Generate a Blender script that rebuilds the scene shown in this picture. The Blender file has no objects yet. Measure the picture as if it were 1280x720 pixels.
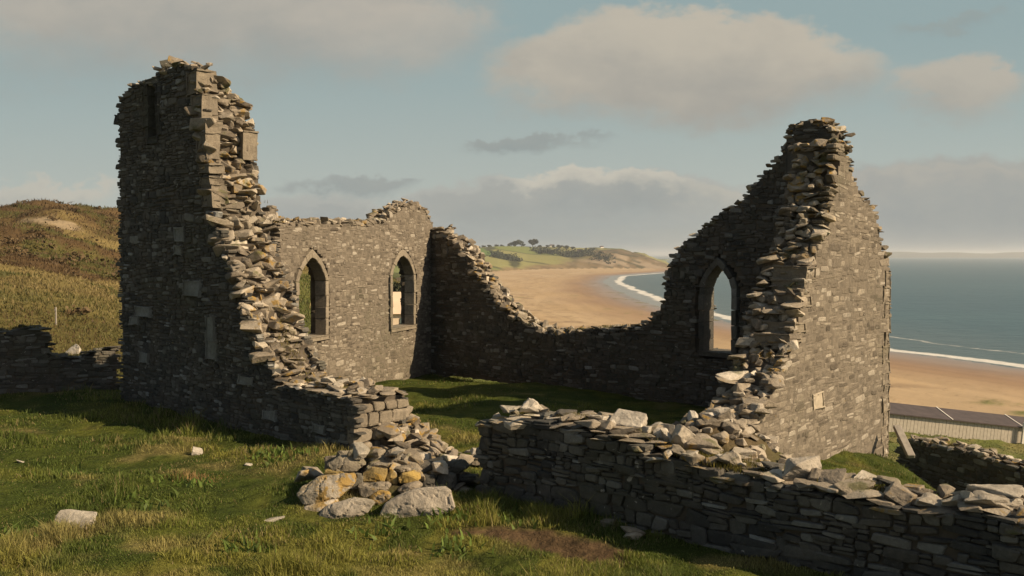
import bpy, bmesh, math, random
import numpy as np
from mathutils import Vector, Matrix, Euler

SEED = 7
rng = np.random.default_rng(SEED)
random.seed(SEED)
scene = bpy.context.scene
COL = scene.collection
R = math.radians

# ------------------------------------------------------------------ camera
CAM = np.array([0.0, 0.0, 3.5])
F = 1245.0
PITCH = math.atan(42 / F)
cp, sp = math.cos(PITCH), math.sin(PITCH)
FW, UP, RT = np.array([0, cp, -sp]), np.array([0, sp, cp]), np.array([1.0, 0, 0])

def ray(px, py):
    return FW * F + RT * (px - 640) + UP * (360 - py)

def on_z(px, py, z=0.0):
    d = ray(px, py)
    return CAM + d * ((z - CAM[2]) / d[2])

def at_depth(px, py, y):
    d = ray(px, py)
    return CAM + d * (y / d[1])

cam_data = bpy.data.cameras.new('camera')
cam_data.sensor_width = 36
cam_data.lens = 36 * F / 1280
cam_data.clip_start = 0.1
cam_data.clip_end = 90000
cam = bpy.data.objects.new('camera', cam_data)
COL.objects.link(cam)
cam.location = CAM
cam.rotation_euler = (math.pi / 2 - PITCH, 0, 0)
scene.camera = cam

# ------------------------------------------------------------------ noise
def _hash(ix, iy, s):
    h = (ix.astype(np.int64) * 374761393 + iy.astype(np.int64) * 668265263 + s * 1442695041) & 0xFFFFFFFF
    h = ((h ^ (h >> 13)) * 1274126177) & 0xFFFFFFFF
    h = (h ^ (h >> 16)) & 0xFFFFFFFF
    return h / 4294967295.0

def vnoise(x, y, s=0):
    x = np.asarray(x, float); y = np.asarray(y, float)
    ix, iy = np.floor(x), np.floor(y)
    fx, fy = x - ix, y - iy
    fx = fx * fx * fx * (fx * (fx * 6 - 15) + 10); fy = fy * fy * fy * (fy * (fy * 6 - 15) + 10)
    a, b = _hash(ix, iy, s), _hash(ix + 1, iy, s)
    c, d = _hash(ix, iy + 1, s), _hash(ix + 1, iy + 1, s)
    return (a + (b - a) * fx) * (1 - fy) + (c + (d - c) * fx) * fy

def fbm(x, y, s=0, o=4):
    t, a, f, n = 0, .5, 1.0, 0
    for k in range(o):
        t = t + a * vnoise(np.asarray(x) * f + 17.3 * k, np.asarray(y) * f - 9.1 * k, s + k)
        n += a; a *= .5; f *= 2.03
    return t / n

def sstep(a, b, x):
    t = np.clip((x - a) / (b - a), 0, 1)
    return t * t * (3 - 2 * t)

def in_poly(x, y, poly):
    x = np.asarray(x, float); y = np.asarray(y, float)
    r = np.zeros(x.shape, bool)
    n = len(poly)
    for i in range(n):
        x0, y0 = poly[i]; x1, y1 = poly[(i + 1) % n]
        if y0 == y1: continue
        c = ((y0 > y) != (y1 > y)) & (x < (x1 - x0) * (y - y0) / (y1 - y0) + x0)
        r ^= c
    return r

# ------------------------------------------------------------------ mesh helpers
def build(name, V, groups, mat=None, parent=None, color=None, attrs=None, smooth=False):
    """V (n,3); groups: list of int arrays (m,k) of faces with k corners."""
    V = np.asarray(V, np.float32)
    me = bpy.data.meshes.new(name)
    me.vertices.add(len(V))
    me.vertices.foreach_set('co', V.ravel())
    groups = [np.asarray(g, np.int32) for g in groups if len(g)]
    loops = np.concatenate([g.ravel() for g in groups])
    tot = np.concatenate([np.full(len(g), g.shape[1], np.int32) for g in groups])
    start = np.concatenate([[0], np.cumsum(tot)[:-1]]).astype(np.int32)
    me.loops.add(len(loops)); me.loops.foreach_set('vertex_index', loops)
    me.polygons.add(len(tot)); me.polygons.foreach_set('loop_start', start)
    me.update(calc_edges=True)
    me.polygons.foreach_set('use_smooth', np.full(len(tot), smooth))
    if color is not None:
        ca = me.color_attributes.new('base', 'FLOAT_COLOR', 'POINT')
        c = np.ones((len(V), 4), np.float32); c[:, :3] = color
        ca.data.foreach_set('color', c.ravel())
    for k, v in (attrs or {}).items():
        at = me.attributes.new(k, 'FLOAT', 'POINT')
        at.data.foreach_set('value', np.asarray(v, np.float32))
    me.validate()
    o = bpy.data.objects.new(name, me)
    COL.objects.link(o)
    if mat: me.materials.append(mat)
    if parent: o.parent = parent
    return o

def tag(o, label=None, cat=None, group=None, kind=None):
    if label: o['label'] = label
    if cat: o['category'] = cat
    if group: o['group'] = group
    if kind: o['kind'] = kind
    return o

def empty(name, loc=(0, 0, 0), rz=0):
    o = bpy.data.objects.new(name, None)
    COL.objects.link(o); o.location = loc; o.rotation_euler = (0, 0, rz)
    o.empty_display_size = .2
    return o

def bm_obj(name, bm, mat=None, parent=None, smooth=False):
    me = bpy.data.meshes.new(name); bm.to_mesh(me); bm.free()
    for p in me.polygons: p.use_smooth = smooth
    if mat: me.materials.append(mat)
    o = bpy.data.objects.new(name, me); COL.objects.link(o)
    if parent: o.parent = parent
    return o

def bm_box(bm, c, s, rz=0, bev=0.0):
    r = bmesh.ops.create_cube(bm, size=1)
    M = Matrix.Translation(c) @ Matrix.Rotation(rz, 4, 'Z') @ Matrix.Diagonal((s[0], s[1], s[2], 1))
    bmesh.ops.transform(bm, matrix=M, verts=r['verts'])
    if bev:
        es = list({e for v in r['verts'] for e in v.link_edges})
        bmesh.ops.bevel(bm, geom=es, offset=bev, segments=1, affect='EDGES')

# ------------------------------------------------------------------ materials
class NT:
    def __init__(s, nt): s.nt = nt
    def n(s, t, **kw):
        nd = s.nt.nodes.new(t)
        for k, v in kw.items(): setattr(nd, k, v)
        return nd
    def put(s, sock, v):
        if isinstance(v, bpy.types.NodeSocket): s.nt.links.new(v, sock)
        elif v is not None: sock.default_value = v
    def m(s, op, a, b=None, c=None, clamp=False):
        nd = s.n('ShaderNodeMath', operation=op); nd.use_clamp = clamp
        for i, v in enumerate((a, b, c)): s.put(nd.inputs[i], v)
        return nd.outputs[0]
    def sm(s, v, a, b, lo=0.0, hi=1.0):
        nd = s.n('ShaderNodeMapRange', interpolation_type='SMOOTHSTEP')
        s.put(nd.inputs[0], v); s.put(nd.inputs[1], a); s.put(nd.inputs[2], b); s.put(nd.inputs[3], lo); s.put(nd.inputs[4], hi)
        return nd.outputs[0]
    def mix(s, f, a, b, mode='MIX'):
        nd = s.n('ShaderNodeMix', data_type='RGBA', blend_type=mode)
        s.put(nd.inputs['Factor'], f); 
        s.put(nd.inputs[6], a if isinstance(a, bpy.types.NodeSocket) else (*a, 1))
        s.put(nd.inputs[7], b if isinstance(b, bpy.types.NodeSocket) else (*b, 1))
        return nd.outputs[2]
    def noise(s, vec, scale, detail=4, rough=.55, dist=0.0):
        nd = s.n('ShaderNodeTexNoise')
        if vec is not None: s.put(nd.inputs['Vector'], vec)
        nd.inputs['Scale'].default_value = scale; nd.inputs['Detail'].default_value = detail
        nd.inputs['Roughness'].default_value = rough; nd.inputs['Distortion'].default_value = dist
        return nd.outputs['Fac']
    def ramp(s, f, stops, interp='LINEAR'):
        nd = s.n('ShaderNodeValToRGB'); cr = nd.color_ramp; cr.interpolation = interp
        while len(cr.elements) < len(stops): cr.elements.new(.5)
        for e, (p, c) in zip(cr.elements, stops): e.position = p; e.color = (*c, 1)
        s.put(nd.inputs[0], f)
        return nd.outputs[0]
    def bump(s, h, strength, dist):
        nd = s.n('ShaderNodeBump'); nd.inputs['Strength'].default_value = strength; nd.inputs['Distance'].default_value = dist
        s.put(nd.inputs['Height'], h)
        return nd.outputs[0]

def material(name, rough=.9, spec=.3):
    m = bpy.data.materials.new(name); m.use_nodes = True
    b = m.node_tree.nodes['Principled BSDF']
    b.inputs['Roughness'].default_value = rough
    b.inputs['Specular IOR Level'].default_value = spec
    return m, NT(m.node_tree), b

def simple(name, c, rough=.85, var=.25, scale=6, bump=.0):
    m, t, b = material(name, rough)
    g = t.n('ShaderNodeNewGeometry')
    f = t.noise(g.outputs['Position'], scale)
    d = tuple(x * (1 - var) for x in c); l = tuple(min(1, x * (1 + var)) for x in c)
    t.put(b.inputs['Base Color'], t.ramp(f, [(.3, d), (.7, l)]))
    if bump: t.put(b.inputs['Normal'], t.bump(f, .6, bump))
    return m

def stone_mat(name, stops, per_object=False, ochre=.66, pale=.64, tone=1.0, moss=.0):
    m, t, b = material(name, .92, .2)
    g = t.n('ShaderNodeNewGeometry')
    if per_object:
        oi = t.n('ShaderNodeObjectInfo'); rnd = oi.outputs['Random']
    else:
        rnd = g.outputs['Random Per Island']
    P = g.outputs['Position']
    base = t.ramp(rnd, [(p, tuple(x * tone for x in c)) for p, c in stops])
    # weathering: broad stain, fine grain
    n1 = t.noise(P, 1.3, 5, .6)
    n2 = t.noise(P, 14, 6, .65)
    n3 = t.noise(P, 60, 3, .6)
    base = t.mix(t.sm(n1, .35, .7, 0, .55), base, (.135 * tone, .115 * tone, .09 * tone))
    k = t.m('ADD', t.m('MULTIPLY', n2, 1.0), t.m('MULTIPLY', n3, .5))
    hsv = t.n('ShaderNodeHueSaturation'); t.put(hsv.inputs['Color'], base)
    t.put(hsv.inputs['Value'], t.m('ADD', t.m('MULTIPLY', k, 1.1), .2))
    base = hsv.outputs[0]
    st = t.noise(P, .45, 4, .6, .5)
    base = t.mix(t.sm(st, .52, .66, 0, .38), base, (.085 * tone, .082 * tone, .05 * tone))
    mp = t.n('ShaderNodeMapping'); t.put(mp.inputs[0], P); mp.inputs['Scale'].default_value = (2.2, 2.2, .22)
    stk = t.m('MULTIPLY', t.sm(t.noise(mp.outputs[0], 1.0, 5, .65), .52, .68), t.sm(t.noise(P, .6, 3), .45, .62))
    base = t.mix(t.m('MULTIPLY', stk, .5), base, (.06 * tone, .056 * tone, .042 * tone))
    # pale crustose lichen patches
    pl = t.m('MULTIPLY', t.sm(t.noise(P, 9, 4, .6, .6), pale, pale + .05), t.sm(t.noise(P, .9, 2), .42, .6))
    base = t.mix(t.m('MULTIPLY', pl, .75), base, (.40, .375, .31))
    oc = t.m('MULTIPLY', t.sm(t.noise(P, 5.5, 4, .62, .4), ochre - .05, ochre + .04), t.sm(t.noise(P, .75, 2), .46, .6))
    base = t.mix(t.m('MULTIPLY', oc, .85), base, (.30, .19, .045))
    if moss:
        mo = t.sm(t.noise(P, 2.2, 4, .6), .62 - moss, .74 - moss)
        base = t.mix(t.m('MULTIPLY', mo, .7), base, (.075, .08, .022))
    t.put(b.inputs['Base Color'], base)
    h = t.m('ADD', t.m('MULTIPLY', t.noise(P, 22, 8, .7), 1.0), t.m('MULTIPLY', n3, .35))
    t.put(b.inputs['Normal'], t.bump(h, .75, .03))
    return m

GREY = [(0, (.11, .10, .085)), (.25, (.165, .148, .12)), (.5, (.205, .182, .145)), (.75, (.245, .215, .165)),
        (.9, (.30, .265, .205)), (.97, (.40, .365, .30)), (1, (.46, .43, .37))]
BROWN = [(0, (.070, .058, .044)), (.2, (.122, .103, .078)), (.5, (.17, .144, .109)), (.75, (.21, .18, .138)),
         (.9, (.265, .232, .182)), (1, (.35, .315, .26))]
M_STONE = stone_mat('slate_masonry_shaded', [(p, (c[0] * k_, c[1] * k_ * 1.10, c[2] * k_ * 1.24)) for p, c, k_ in [(q[0], q[1], .36 + .24 * q[0] ** 6) for q in GREY]], ochre=.74)  # walls standing in shade: shade put into the stone as a darker, cooler tone
M_BROWN = stone_mat('brown_masonry_sunlit', BROWN, ochre=.72)  # walls facing the sun: sunlight put into the stone as a lighter tone
M_RUBBLE = stone_mat('broken_rubble', [(p, tuple(min(1, x * 1.6) for x in c)) for p, c in BROWN], ochre=.575, pale=.61, moss=.05)  # wall tops and broken edges in sun: brighter tone carries some of the light
M_LOOSE = stone_mat('loose_stone', [(p, tuple(min(1, x * 1.65) for x in c)) for p, c in BROWN], per_object=True, ochre=.66, moss=.04)
M_DRESSED = stone_mat('dressed_sandstone', [(0, (.19, .16, .12)), (.5, (.22, .188, .14)), (1, (.26, .222, .168))], ochre=.75, pale=.72)
M_OCHRE = stone_mat('ochre_lichen_stone', [(p, tuple(min(1, x * 1.7) for x in c)) for p, c in BROWN], per_object=True, ochre=.5)
M_YELLOW = stone_mat('yellow_lichen_stone', [(0, (.33, .225, .06)), (1, (.40, .28, .085))], per_object=True, ochre=.6, pale=.6)
M_SLAB = stone_mat('pale_slab', [(0, (.36, .32, .255)), (1, (.40, .36, .29))], per_object=True, ochre=.50, pale=.6)
M_PALE = stone_mat('pale_stone', [(0, (.40, .36, .29)), (1, (.55, .5, .42))], per_object=True, ochre=.7)
M_BOULDER = stone_mat('grey_boulder', [(0, (.29, .255, .205)), (1, (.36, .32, .26))], per_object=True, ochre=.72, pale=.56)
M_MORTAR = simple('lime_mortar', (.128, .108, .082), .95, .3, 7, .02)
M_CORE = simple('earth_mortar', (.085, .07, .052), .95, .4, 5, .02)

# terrain: albedo from attribute, with fine noise
def ground_material():
    m, t, b = material('ground_cover', .95, .1)
    at = t.n('ShaderNodeAttribute', attribute_name='base')
    wet = t.n('ShaderNodeAttribute', attribute_name='wet')
    g = t.n('ShaderNodeNewGeometry'); P = g.outputs['Position']
    n = t.m('ADD', t.m('MULTIPLY', t.noise(P, 3.5, 8, .7), .9), t.m('MULTIPLY', t.noise(P, .22, 5, .6), .5))
    hsv = t.n('ShaderNodeHueSaturation'); t.put(hsv.inputs['Color'], at.outputs['Color'])
    sand = t.n('ShaderNodeAttribute', attribute_name='sand')
    v = t.m('ADD', t.m('MULTIPLY', n, 1.25), .13)
    v = t.m('ADD', t.m('MULTIPLY', v, t.m('SUBTRACT', 1, t.m('MULTIPLY', sand.outputs['Fac'], .8))), t.m('MULTIPLY', sand.outputs['Fac'], .8))
    t.put(hsv.inputs['Value'], v)
    sdn = t.n('ShaderNodeAttribute', attribute_name='sd').outputs['Fac']
    sx_ = t.n('ShaderNodeSeparateXYZ'); t.put(sx_.inputs[0], P)
    cb = t.n('ShaderNodeCombineXYZ'); t.put(cb.inputs[0], t.m('MULTIPLY', sdn, .16)); t.put(cb.inputs[1], t.m('MULTIPLY', t.m('ADD', sx_.outputs[1], t.m('MULTIPLY', sx_.outputs[0], .5)), .012))
    st1 = t.noise(cb.outputs[0], 1.0, 5, .6, .3)
    gritty = t.noise(P, .9, 5, .7)
    spk = t.m('MULTIPLY', t.sm(t.noise(P, .38, 5, .75), .60, .66), t.sm(t.m('ABSOLUTE', t.m('SUBTRACT', sdn, 62)), 46, 12))
    mul = t.m('ADD', t.m('ADD', .62, t.m('MULTIPLY', st1, .5)), t.m('MULTIPLY', gritty, .26))
    mul = t.m('MULTIPLY', mul, t.m('SUBTRACT', 1, t.m('MULTIPLY', spk, .45)))
    h2 = t.n('ShaderNodeHueSaturation'); t.put(h2.inputs['Color'], hsv.outputs[0]); t.put(h2.inputs['Value'], mul)
    fin = t.mix(sand.outputs['Fac'], hsv.outputs[0], h2.outputs[0])
    t.put(b.inputs['Base Color'], fin)
    t.put(b.inputs['Roughness'], t.m('SUBTRACT', .95, t.m('MULTIPLY', wet.outputs['Fac'], .6)))
    t.put(b.inputs['Specular IOR Level'], t.m('ADD', .05, t.m('MULTIPLY', wet.outputs['Fac'], .45)))
    h = t.m('ADD', t.m('MULTIPLY', t.noise(P, 1.1, 8, .7), 1.0), t.m('MULTIPLY', t.noise(P, .12, 6, .65), 5.0))
    nd = t.n('ShaderNodeBump'); nd.inputs['Distance'].default_value = .35
    t.put(nd.inputs['Strength'], t.m('SUBTRACT', .8, t.m('MULTIPLY', sand.outputs['Fac'], .68)))
    t.put(nd.inputs['Height'], h)
    t.put(b.inputs['Normal'], nd.outputs[0])
    return m
M_GROUND = ground_material()

def blade_material(name, trans=.35):
    m, t, b = material(name, .6, .2)
    at = t.n('ShaderNodeAttribute', attribute_name='base')
    t.put(b.inputs['Base Color'], at.outputs['Color'])
    tr = t.n('ShaderNodeBsdfTranslucent'); t.put(tr.inputs['Color'], at.outputs['Color'])
    mx = t.n('ShaderNodeMixShader'); mx.inputs[0].default_value = trans
    out = m.node_tree.nodes['Material Output']
    t.put(mx.inputs[1], b.outputs[0]); t.put(mx.inputs[2], tr.outputs[0]); t.put(out.inputs['Surface'], mx.outputs[0])
    return m
M_GRASS = blade_material('grass_blades')
M_LEAF = simple('hedge_leaves', (.035, .042, .018), .8, .4, .3)
M_BARK = simple('bark', (.06, .045, .03), .9, .3, 4)

# ------------------------------------------------------------------ shoreline and terrain height
SEA_Z = -25.0
SHORE = np.array([(330, -260), (230, 0), (172, 130), (126, 246), (108, 295), (90, 395), (77, 500), (74, 610), (80, 830), (90, 1040),
                  (128, 1314), (200, 1500), (262, 1640), (300, 1800), (318, 1960), (322, 2060), (290, 2220), (150, 2480),
                  (-300, 2900), (-2600, 3700)], float)
LANDPOLY = [tuple(p) for p in SHORE] + [(-9000, 3700), (-9000, -4000), (700, -4000)]

def shore_dist(x, y):
    d2 = np.full(np.shape(x), 1e18)
    for a, b in zip(SHORE[:-1], SHORE[1:]):
        ab = b - a; L = ab @ ab
        t = np.clip(((x - a[0]) * ab[0] + (y - a[1]) * ab[1]) / L, 0, 1)
        d2 = np.minimum(d2, (x - a[0] - t * ab[0]) ** 2 + (y - a[1] - t * ab[1]) ** 2)
    return np.sqrt(d2) * np.where(in_poly(x, y, LANDPOLY), 1, -1)

def th(px): return math.degrees(math.atan2(px - 640, F))
TR = np.array([1.5, 10, 16, 19, 22, 27, 32, 45, 70, 110, 170, 230, 350, 600, 1200, 5000], float)
TAB = {
    -180:        [1, .6, .6, .6, .6, .8, 1, 1.5, 3, 6, 9, 10, 8, 4, 0, 0],
    th(-1500):   [1, .6, .4, .4, .4, .4, .5, 1.5, 4, 7, 10, 8, 2, 0, 0, 0],
    th(-300):    [.6, .2, .1, .1, .1, 0, 0, .2, 2.4, 5.0, 11, 8, 2, 0, 0, 0],
    th(0):       [.3, .05, 0, 0, 0, 0, -.2, -.5, 1.9, 4.9, 9.8, 7, 0, -4, -6, -6],
    th(60):      [.3, .05, 0, 0, 0, 0, -.3, -.8, 1.8, 4.9, 12.6, 8, 0, -4, -8, -8],
    th(145):     [.3, .05, 0, 0, 0, 0, -.3, -.8, 1.0, 3.0, 10.2, 8, 0, -6, -10, -10],
    th(250):     [.3, .05, 0, 0, 0, 0, -.3, -.7, .3, 1.6, 7.5, 6, -2, -8, -12, -12],
    th(325):     [.3, .05, 0, 0, 0, 0, -.2, -.5, .2, 1.3, 5.5, 3, -4, -12, -14, -14],
    th(400):     [.3, .05, 0, 0, 0, 0, -.2, -.4, .0, 1.2, 3.9, 0, -8, -14, -16, -16],
    th(500):     [.3, .05, 0, 0, 0, 0, -.3, -1, -2.6, -2.6, -.4, -5, -13, -18, -18, -18],
    th(560):     [.3, .05, 0, 0, 0, 0, -.4, -1.5, -4, -8, -11, -15, -20, -21, -22, -22],
    th(600):     [.3, .05, 0, 0, 0, 0, -.6, -2, -5, -11, -17, -20, -22, -23, -24, -24],
    th(700):     [.3, .05, 0, 0, 0, 0, -.9, -2.5, -6, -12, -19, -22, -24, -25, -26, -26],
    th(900):     [.3, .05, 0, 0, 0, -.4, -1.5, -4, -8.5, -15, -21, -24, -26, -27, -28, -28],
    th(1060):    [.3, .05, 0, -.35, -.6, -1.4, -2.5, -5, -9.3, -16, -22, -25, -27, -28, -28, -28],
    th(1113):    [.3, .05, -.1, -.5, -.62, -2.2, -3.2, -5.5, -10, -14.9, -22.3, -26, -28, -28, -28, -28],
    th(1150):    [.3, .05, -.25, -.55, -.9, -2.6, -3.6, -5.7, -10.2, -15.2, -22.4, -26, -28, -28, -28, -28],
    th(1200):    [.3, .05, -.3, -.8, -1.7, -3.0, -3.9, -5.9, -10.4, -15.7, -22.6, -26, -28, -28, -28, -28],
    th(1280):    [.3, .05, -.5, -1.4, -2.4, -3.2, -4.1, -6.1, -10.6, -16.4, -22.9, -26, -28, -28, -28, -28],
    th(1700):    [.3, 0, -1.3, -2.2, -3.2, -4, -5, -7, -11.5, -18, -24, -27, -28, -28, -28, -28],
    th(4000):    [.5, 0, -1.0, -2, -3, -4, -5, -7, -12, -19, -24, -27, -28, -28, -28, -28],
    180:         [1, .6, .6, .6, .6, .8, 1, 1.5, 3, 6, 9, 10, 8, 4, 0, 0],
}
_tk = sorted(TAB); _TA = np.array([TAB[k] for k in _tk])
_gth = np.arange(-180, 180.01, .5); _glr = np.linspace(math.log(1.5), math.log(5000), 420)
_row = np.array([np.interp(_glr, np.log(TR), r) for r in _TA])
_GT = np.array([np.interp(_gth, _tk, _row[:, j]) for j in range(len(_glr))]).T
for _ in range(2):      # soften the creases between the control heights
    k = np.array([1, 2, 3, 2, 1]) / 9
    p = np.pad(_GT, ((2, 2), (2, 2)), 'edge')
    _GT = sum(k[i] * p[i:i + _GT.shape[0], 2:-2] for i in range(5))
    p = np.pad(_GT, ((2, 2), (2, 2)), 'edge')
    _GT = sum(k[i] * p[2:-2, i:i + _GT.shape[1]] for i in range(5))

def table(theta, r):
    a = np.clip((theta + 180) / .5, 0, len(_gth) - 1.001)
    b = np.clip((np.log(np.maximum(r, 1.5)) - _glr[0]) / (_glr[1] - _glr[0]), 0, len(_glr) - 1.001)
    i, j = a.astype(int), b.astype(int); fa, fb = a - i, b - j
    return (_GT[i, j] * (1 - fa) + _GT[i + 1, j] * fa) * (1 - fb) + (_GT[i, j + 1] * (1 - fa) + _GT[i + 1, j + 1] * fa) * fb

HPX = [-200, 300, 500, 590, 620, 660, 740, 775, 800, 818, 832, 838]
HFOOT = [900, 1000, 1120, 1290, 1390, 1540, 1730, 1800, 1860, 1900, 1950, 2000]
HTOP = [20, 18, 14, 15.5, 19, 19.5, 17.5, 12, 2.5, -9, -19, -30]
HSTEEP = [0, 0, 0, 0, 0, .1, .5, .8, 1, 1, 1, 1]
_hth = [th(p) for p in HPX]
def headland(theta, r):
    foot = np.interp(theta, _hth, HFOOT); top = np.interp(theta, _hth, HTOP); st = np.interp(theta, _hth, HSTEEP)
    u = (r - foot) / 560.0
    gentle = np.clip(u, 0, 1) ** .85
    steep = np.clip(u * 4, 0, 1) ** .7 * .72 + np.clip(u, 0, 1) * .28
    p = gentle * (1 - st) + steep * st
    back = sstep(1.5, 2.6, u)
    return -24 + (top + 24) * p - back * (top + 26) * .8, u, st

MOUNDS = [  # x, y, sigma along, sigma across, direction (deg from +x), height
    (2.95, 14.55, 1.05, .72, 53, 1.05),
    (-1.9, 13.85, .62, .24, 0, .26),
]
def H(x, y, full=False):
    x = np.asarray(x, float); y = np.asarray(y, float)
    r = np.hypot(x, y); theta = np.degrees(np.arctan2(x, y))
    sd = shore_dist(x, y)
    zb = SEA_Z + np.where(sd > 0, np.minimum(sd, 60) * .03 + np.clip(sd - 60, 0, 120) * .022, np.maximum(sd * .03, -4))
    zn = table(theta, r)
    amp = np.interp(r, [0, 10, 25, 45, 90, 200, 600], [.10, .16, .18, .5, 1.3, 2.0, 1.0])
    sc = np.interp(r, [0, 25, 60, 200], [.45, .35, .12, .05])
    nz = (fbm(x * .35, y * .35, 3, 5) - .5) * np.interp(r, [0, 25, 45, 100], [.35, .3, .2, .0]) \
        + (fbm(x * .07, y * .07, 11, 6) - .5) * np.interp(r, [30, 60, 120, 400], [0, 1.2, 3.0, 3.0]) + (fbm(x * .16 + 3, y * .16, 29, 4) - .5) * np.interp(r, [40, 70, 120, 300], [0, .8, 2.2, 1.5]) \
        + (vnoise(x * 1.7, y * 1.7, 5) - .5) * np.interp(r, [0, 25, 60], [.07, .08, 0])
    zn = zn + nz
    hl, u, st = headland(theta, r)
    hl = hl + (fbm(x * .012, y * .012, 21, 5) - .5) * np.clip(u * 6, 0, 1) * (4 + 20 * st) * np.where(u < 1.2, 1, .5)
    far = (r > 850) & (np.abs(theta) < 40)
    hl = np.where(far & (u > 0) & (theta < th(837)), hl, -60)
    for mx, my, sa, sb, ang, hh in MOUNDS:
        c, s = math.cos(R(ang)), math.sin(R(ang))
        a = (x - mx) * c + (y - my) * s; b = -(x - mx) * s + (y - my) * c
        zn = zn + hh * np.exp(-.5 * ((a / sa) ** 2 + (b / sb) ** 2))
    w = 1.2
    m = np.maximum(zb, zn)
    z = m + w * np.exp(-np.abs(zb - zn) / w) * .35
    z = np.where(r < 35, zn, z)
    z = np.where(sd < -5, np.minimum(z, SEA_Z - .3), z)
    zz = np.maximum(z, hl)
    if full: return zz, dict(sd=sd, zb=zb, zn=zn, hl=hl, r=r, theta=theta, u=u, st=st)
    return zz

def H1(x, y): return float(H(np.array([x]), np.array([y]))[0])

def hit(px, py):
    d = ray(px, py); d = d / np.linalg.norm(d)
    t = 4.0
    while t < 4000:
        p = CAM + d * t
        if p[2] < H1(p[0], p[1]): return p
        t *= 1.004
    return CAM + d * t

# ------------------------------------------------------------------ grass/soil tint shared by the ground and the blades
def grass_tint(x, y):
    a = fbm(x * .45, y * .45, 31, 4)[..., None]; b = fbm(x * 1.6 + 5, y * 1.6, 37, 3)[..., None]
    green = np.array([.118, .134, .026]); dark = np.array([.062, .086, .018]); straw = np.array([.25, .205, .08]); olive = np.array([.165, .162, .036])
    c = green + (olive - green) * sstep(.4, .62, a)
    c = c + (dark - c) * sstep(.46, .62, b) * .85
    c = c + (dark - c) * sstep(.54, .66, fbm(x * .28 + 50, y * .28, 43, 4))[..., None] * .7
    c = c + (straw - c) * sstep(.60, .78, fbm(x * .8 - 9, y * .8 + 3, 41, 4))[..., None] * .7
    return c

DIRT = []
for px, py, rx, ry, ang in ((690, 678, 1.0, .33, -28), (625, 668, .7, .26, -10), (745, 694, .6, .2, -35)):
    q = on_z(px, py); DIRT.append((q[0], q[1], rx, ry, R(ang)))
def dirt_mask(x, y):
    m = np.zeros(np.shape(x))
    for cx, cy, rx, ry, a in DIRT:
        c, s = math.cos(a), math.sin(a)
        u = ((x - cx) * c + (y - cy) * s) / rx; v = (-(x - cx) * s + (y - cy) * c) / ry
        d = np.sqrt(u * u + v * v) + (fbm(x * 3, y * 3, 51, 3) - .5) * .9
        m = np.maximum(m, 1 - sstep(.7, 1.15, d))
    return m

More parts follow.
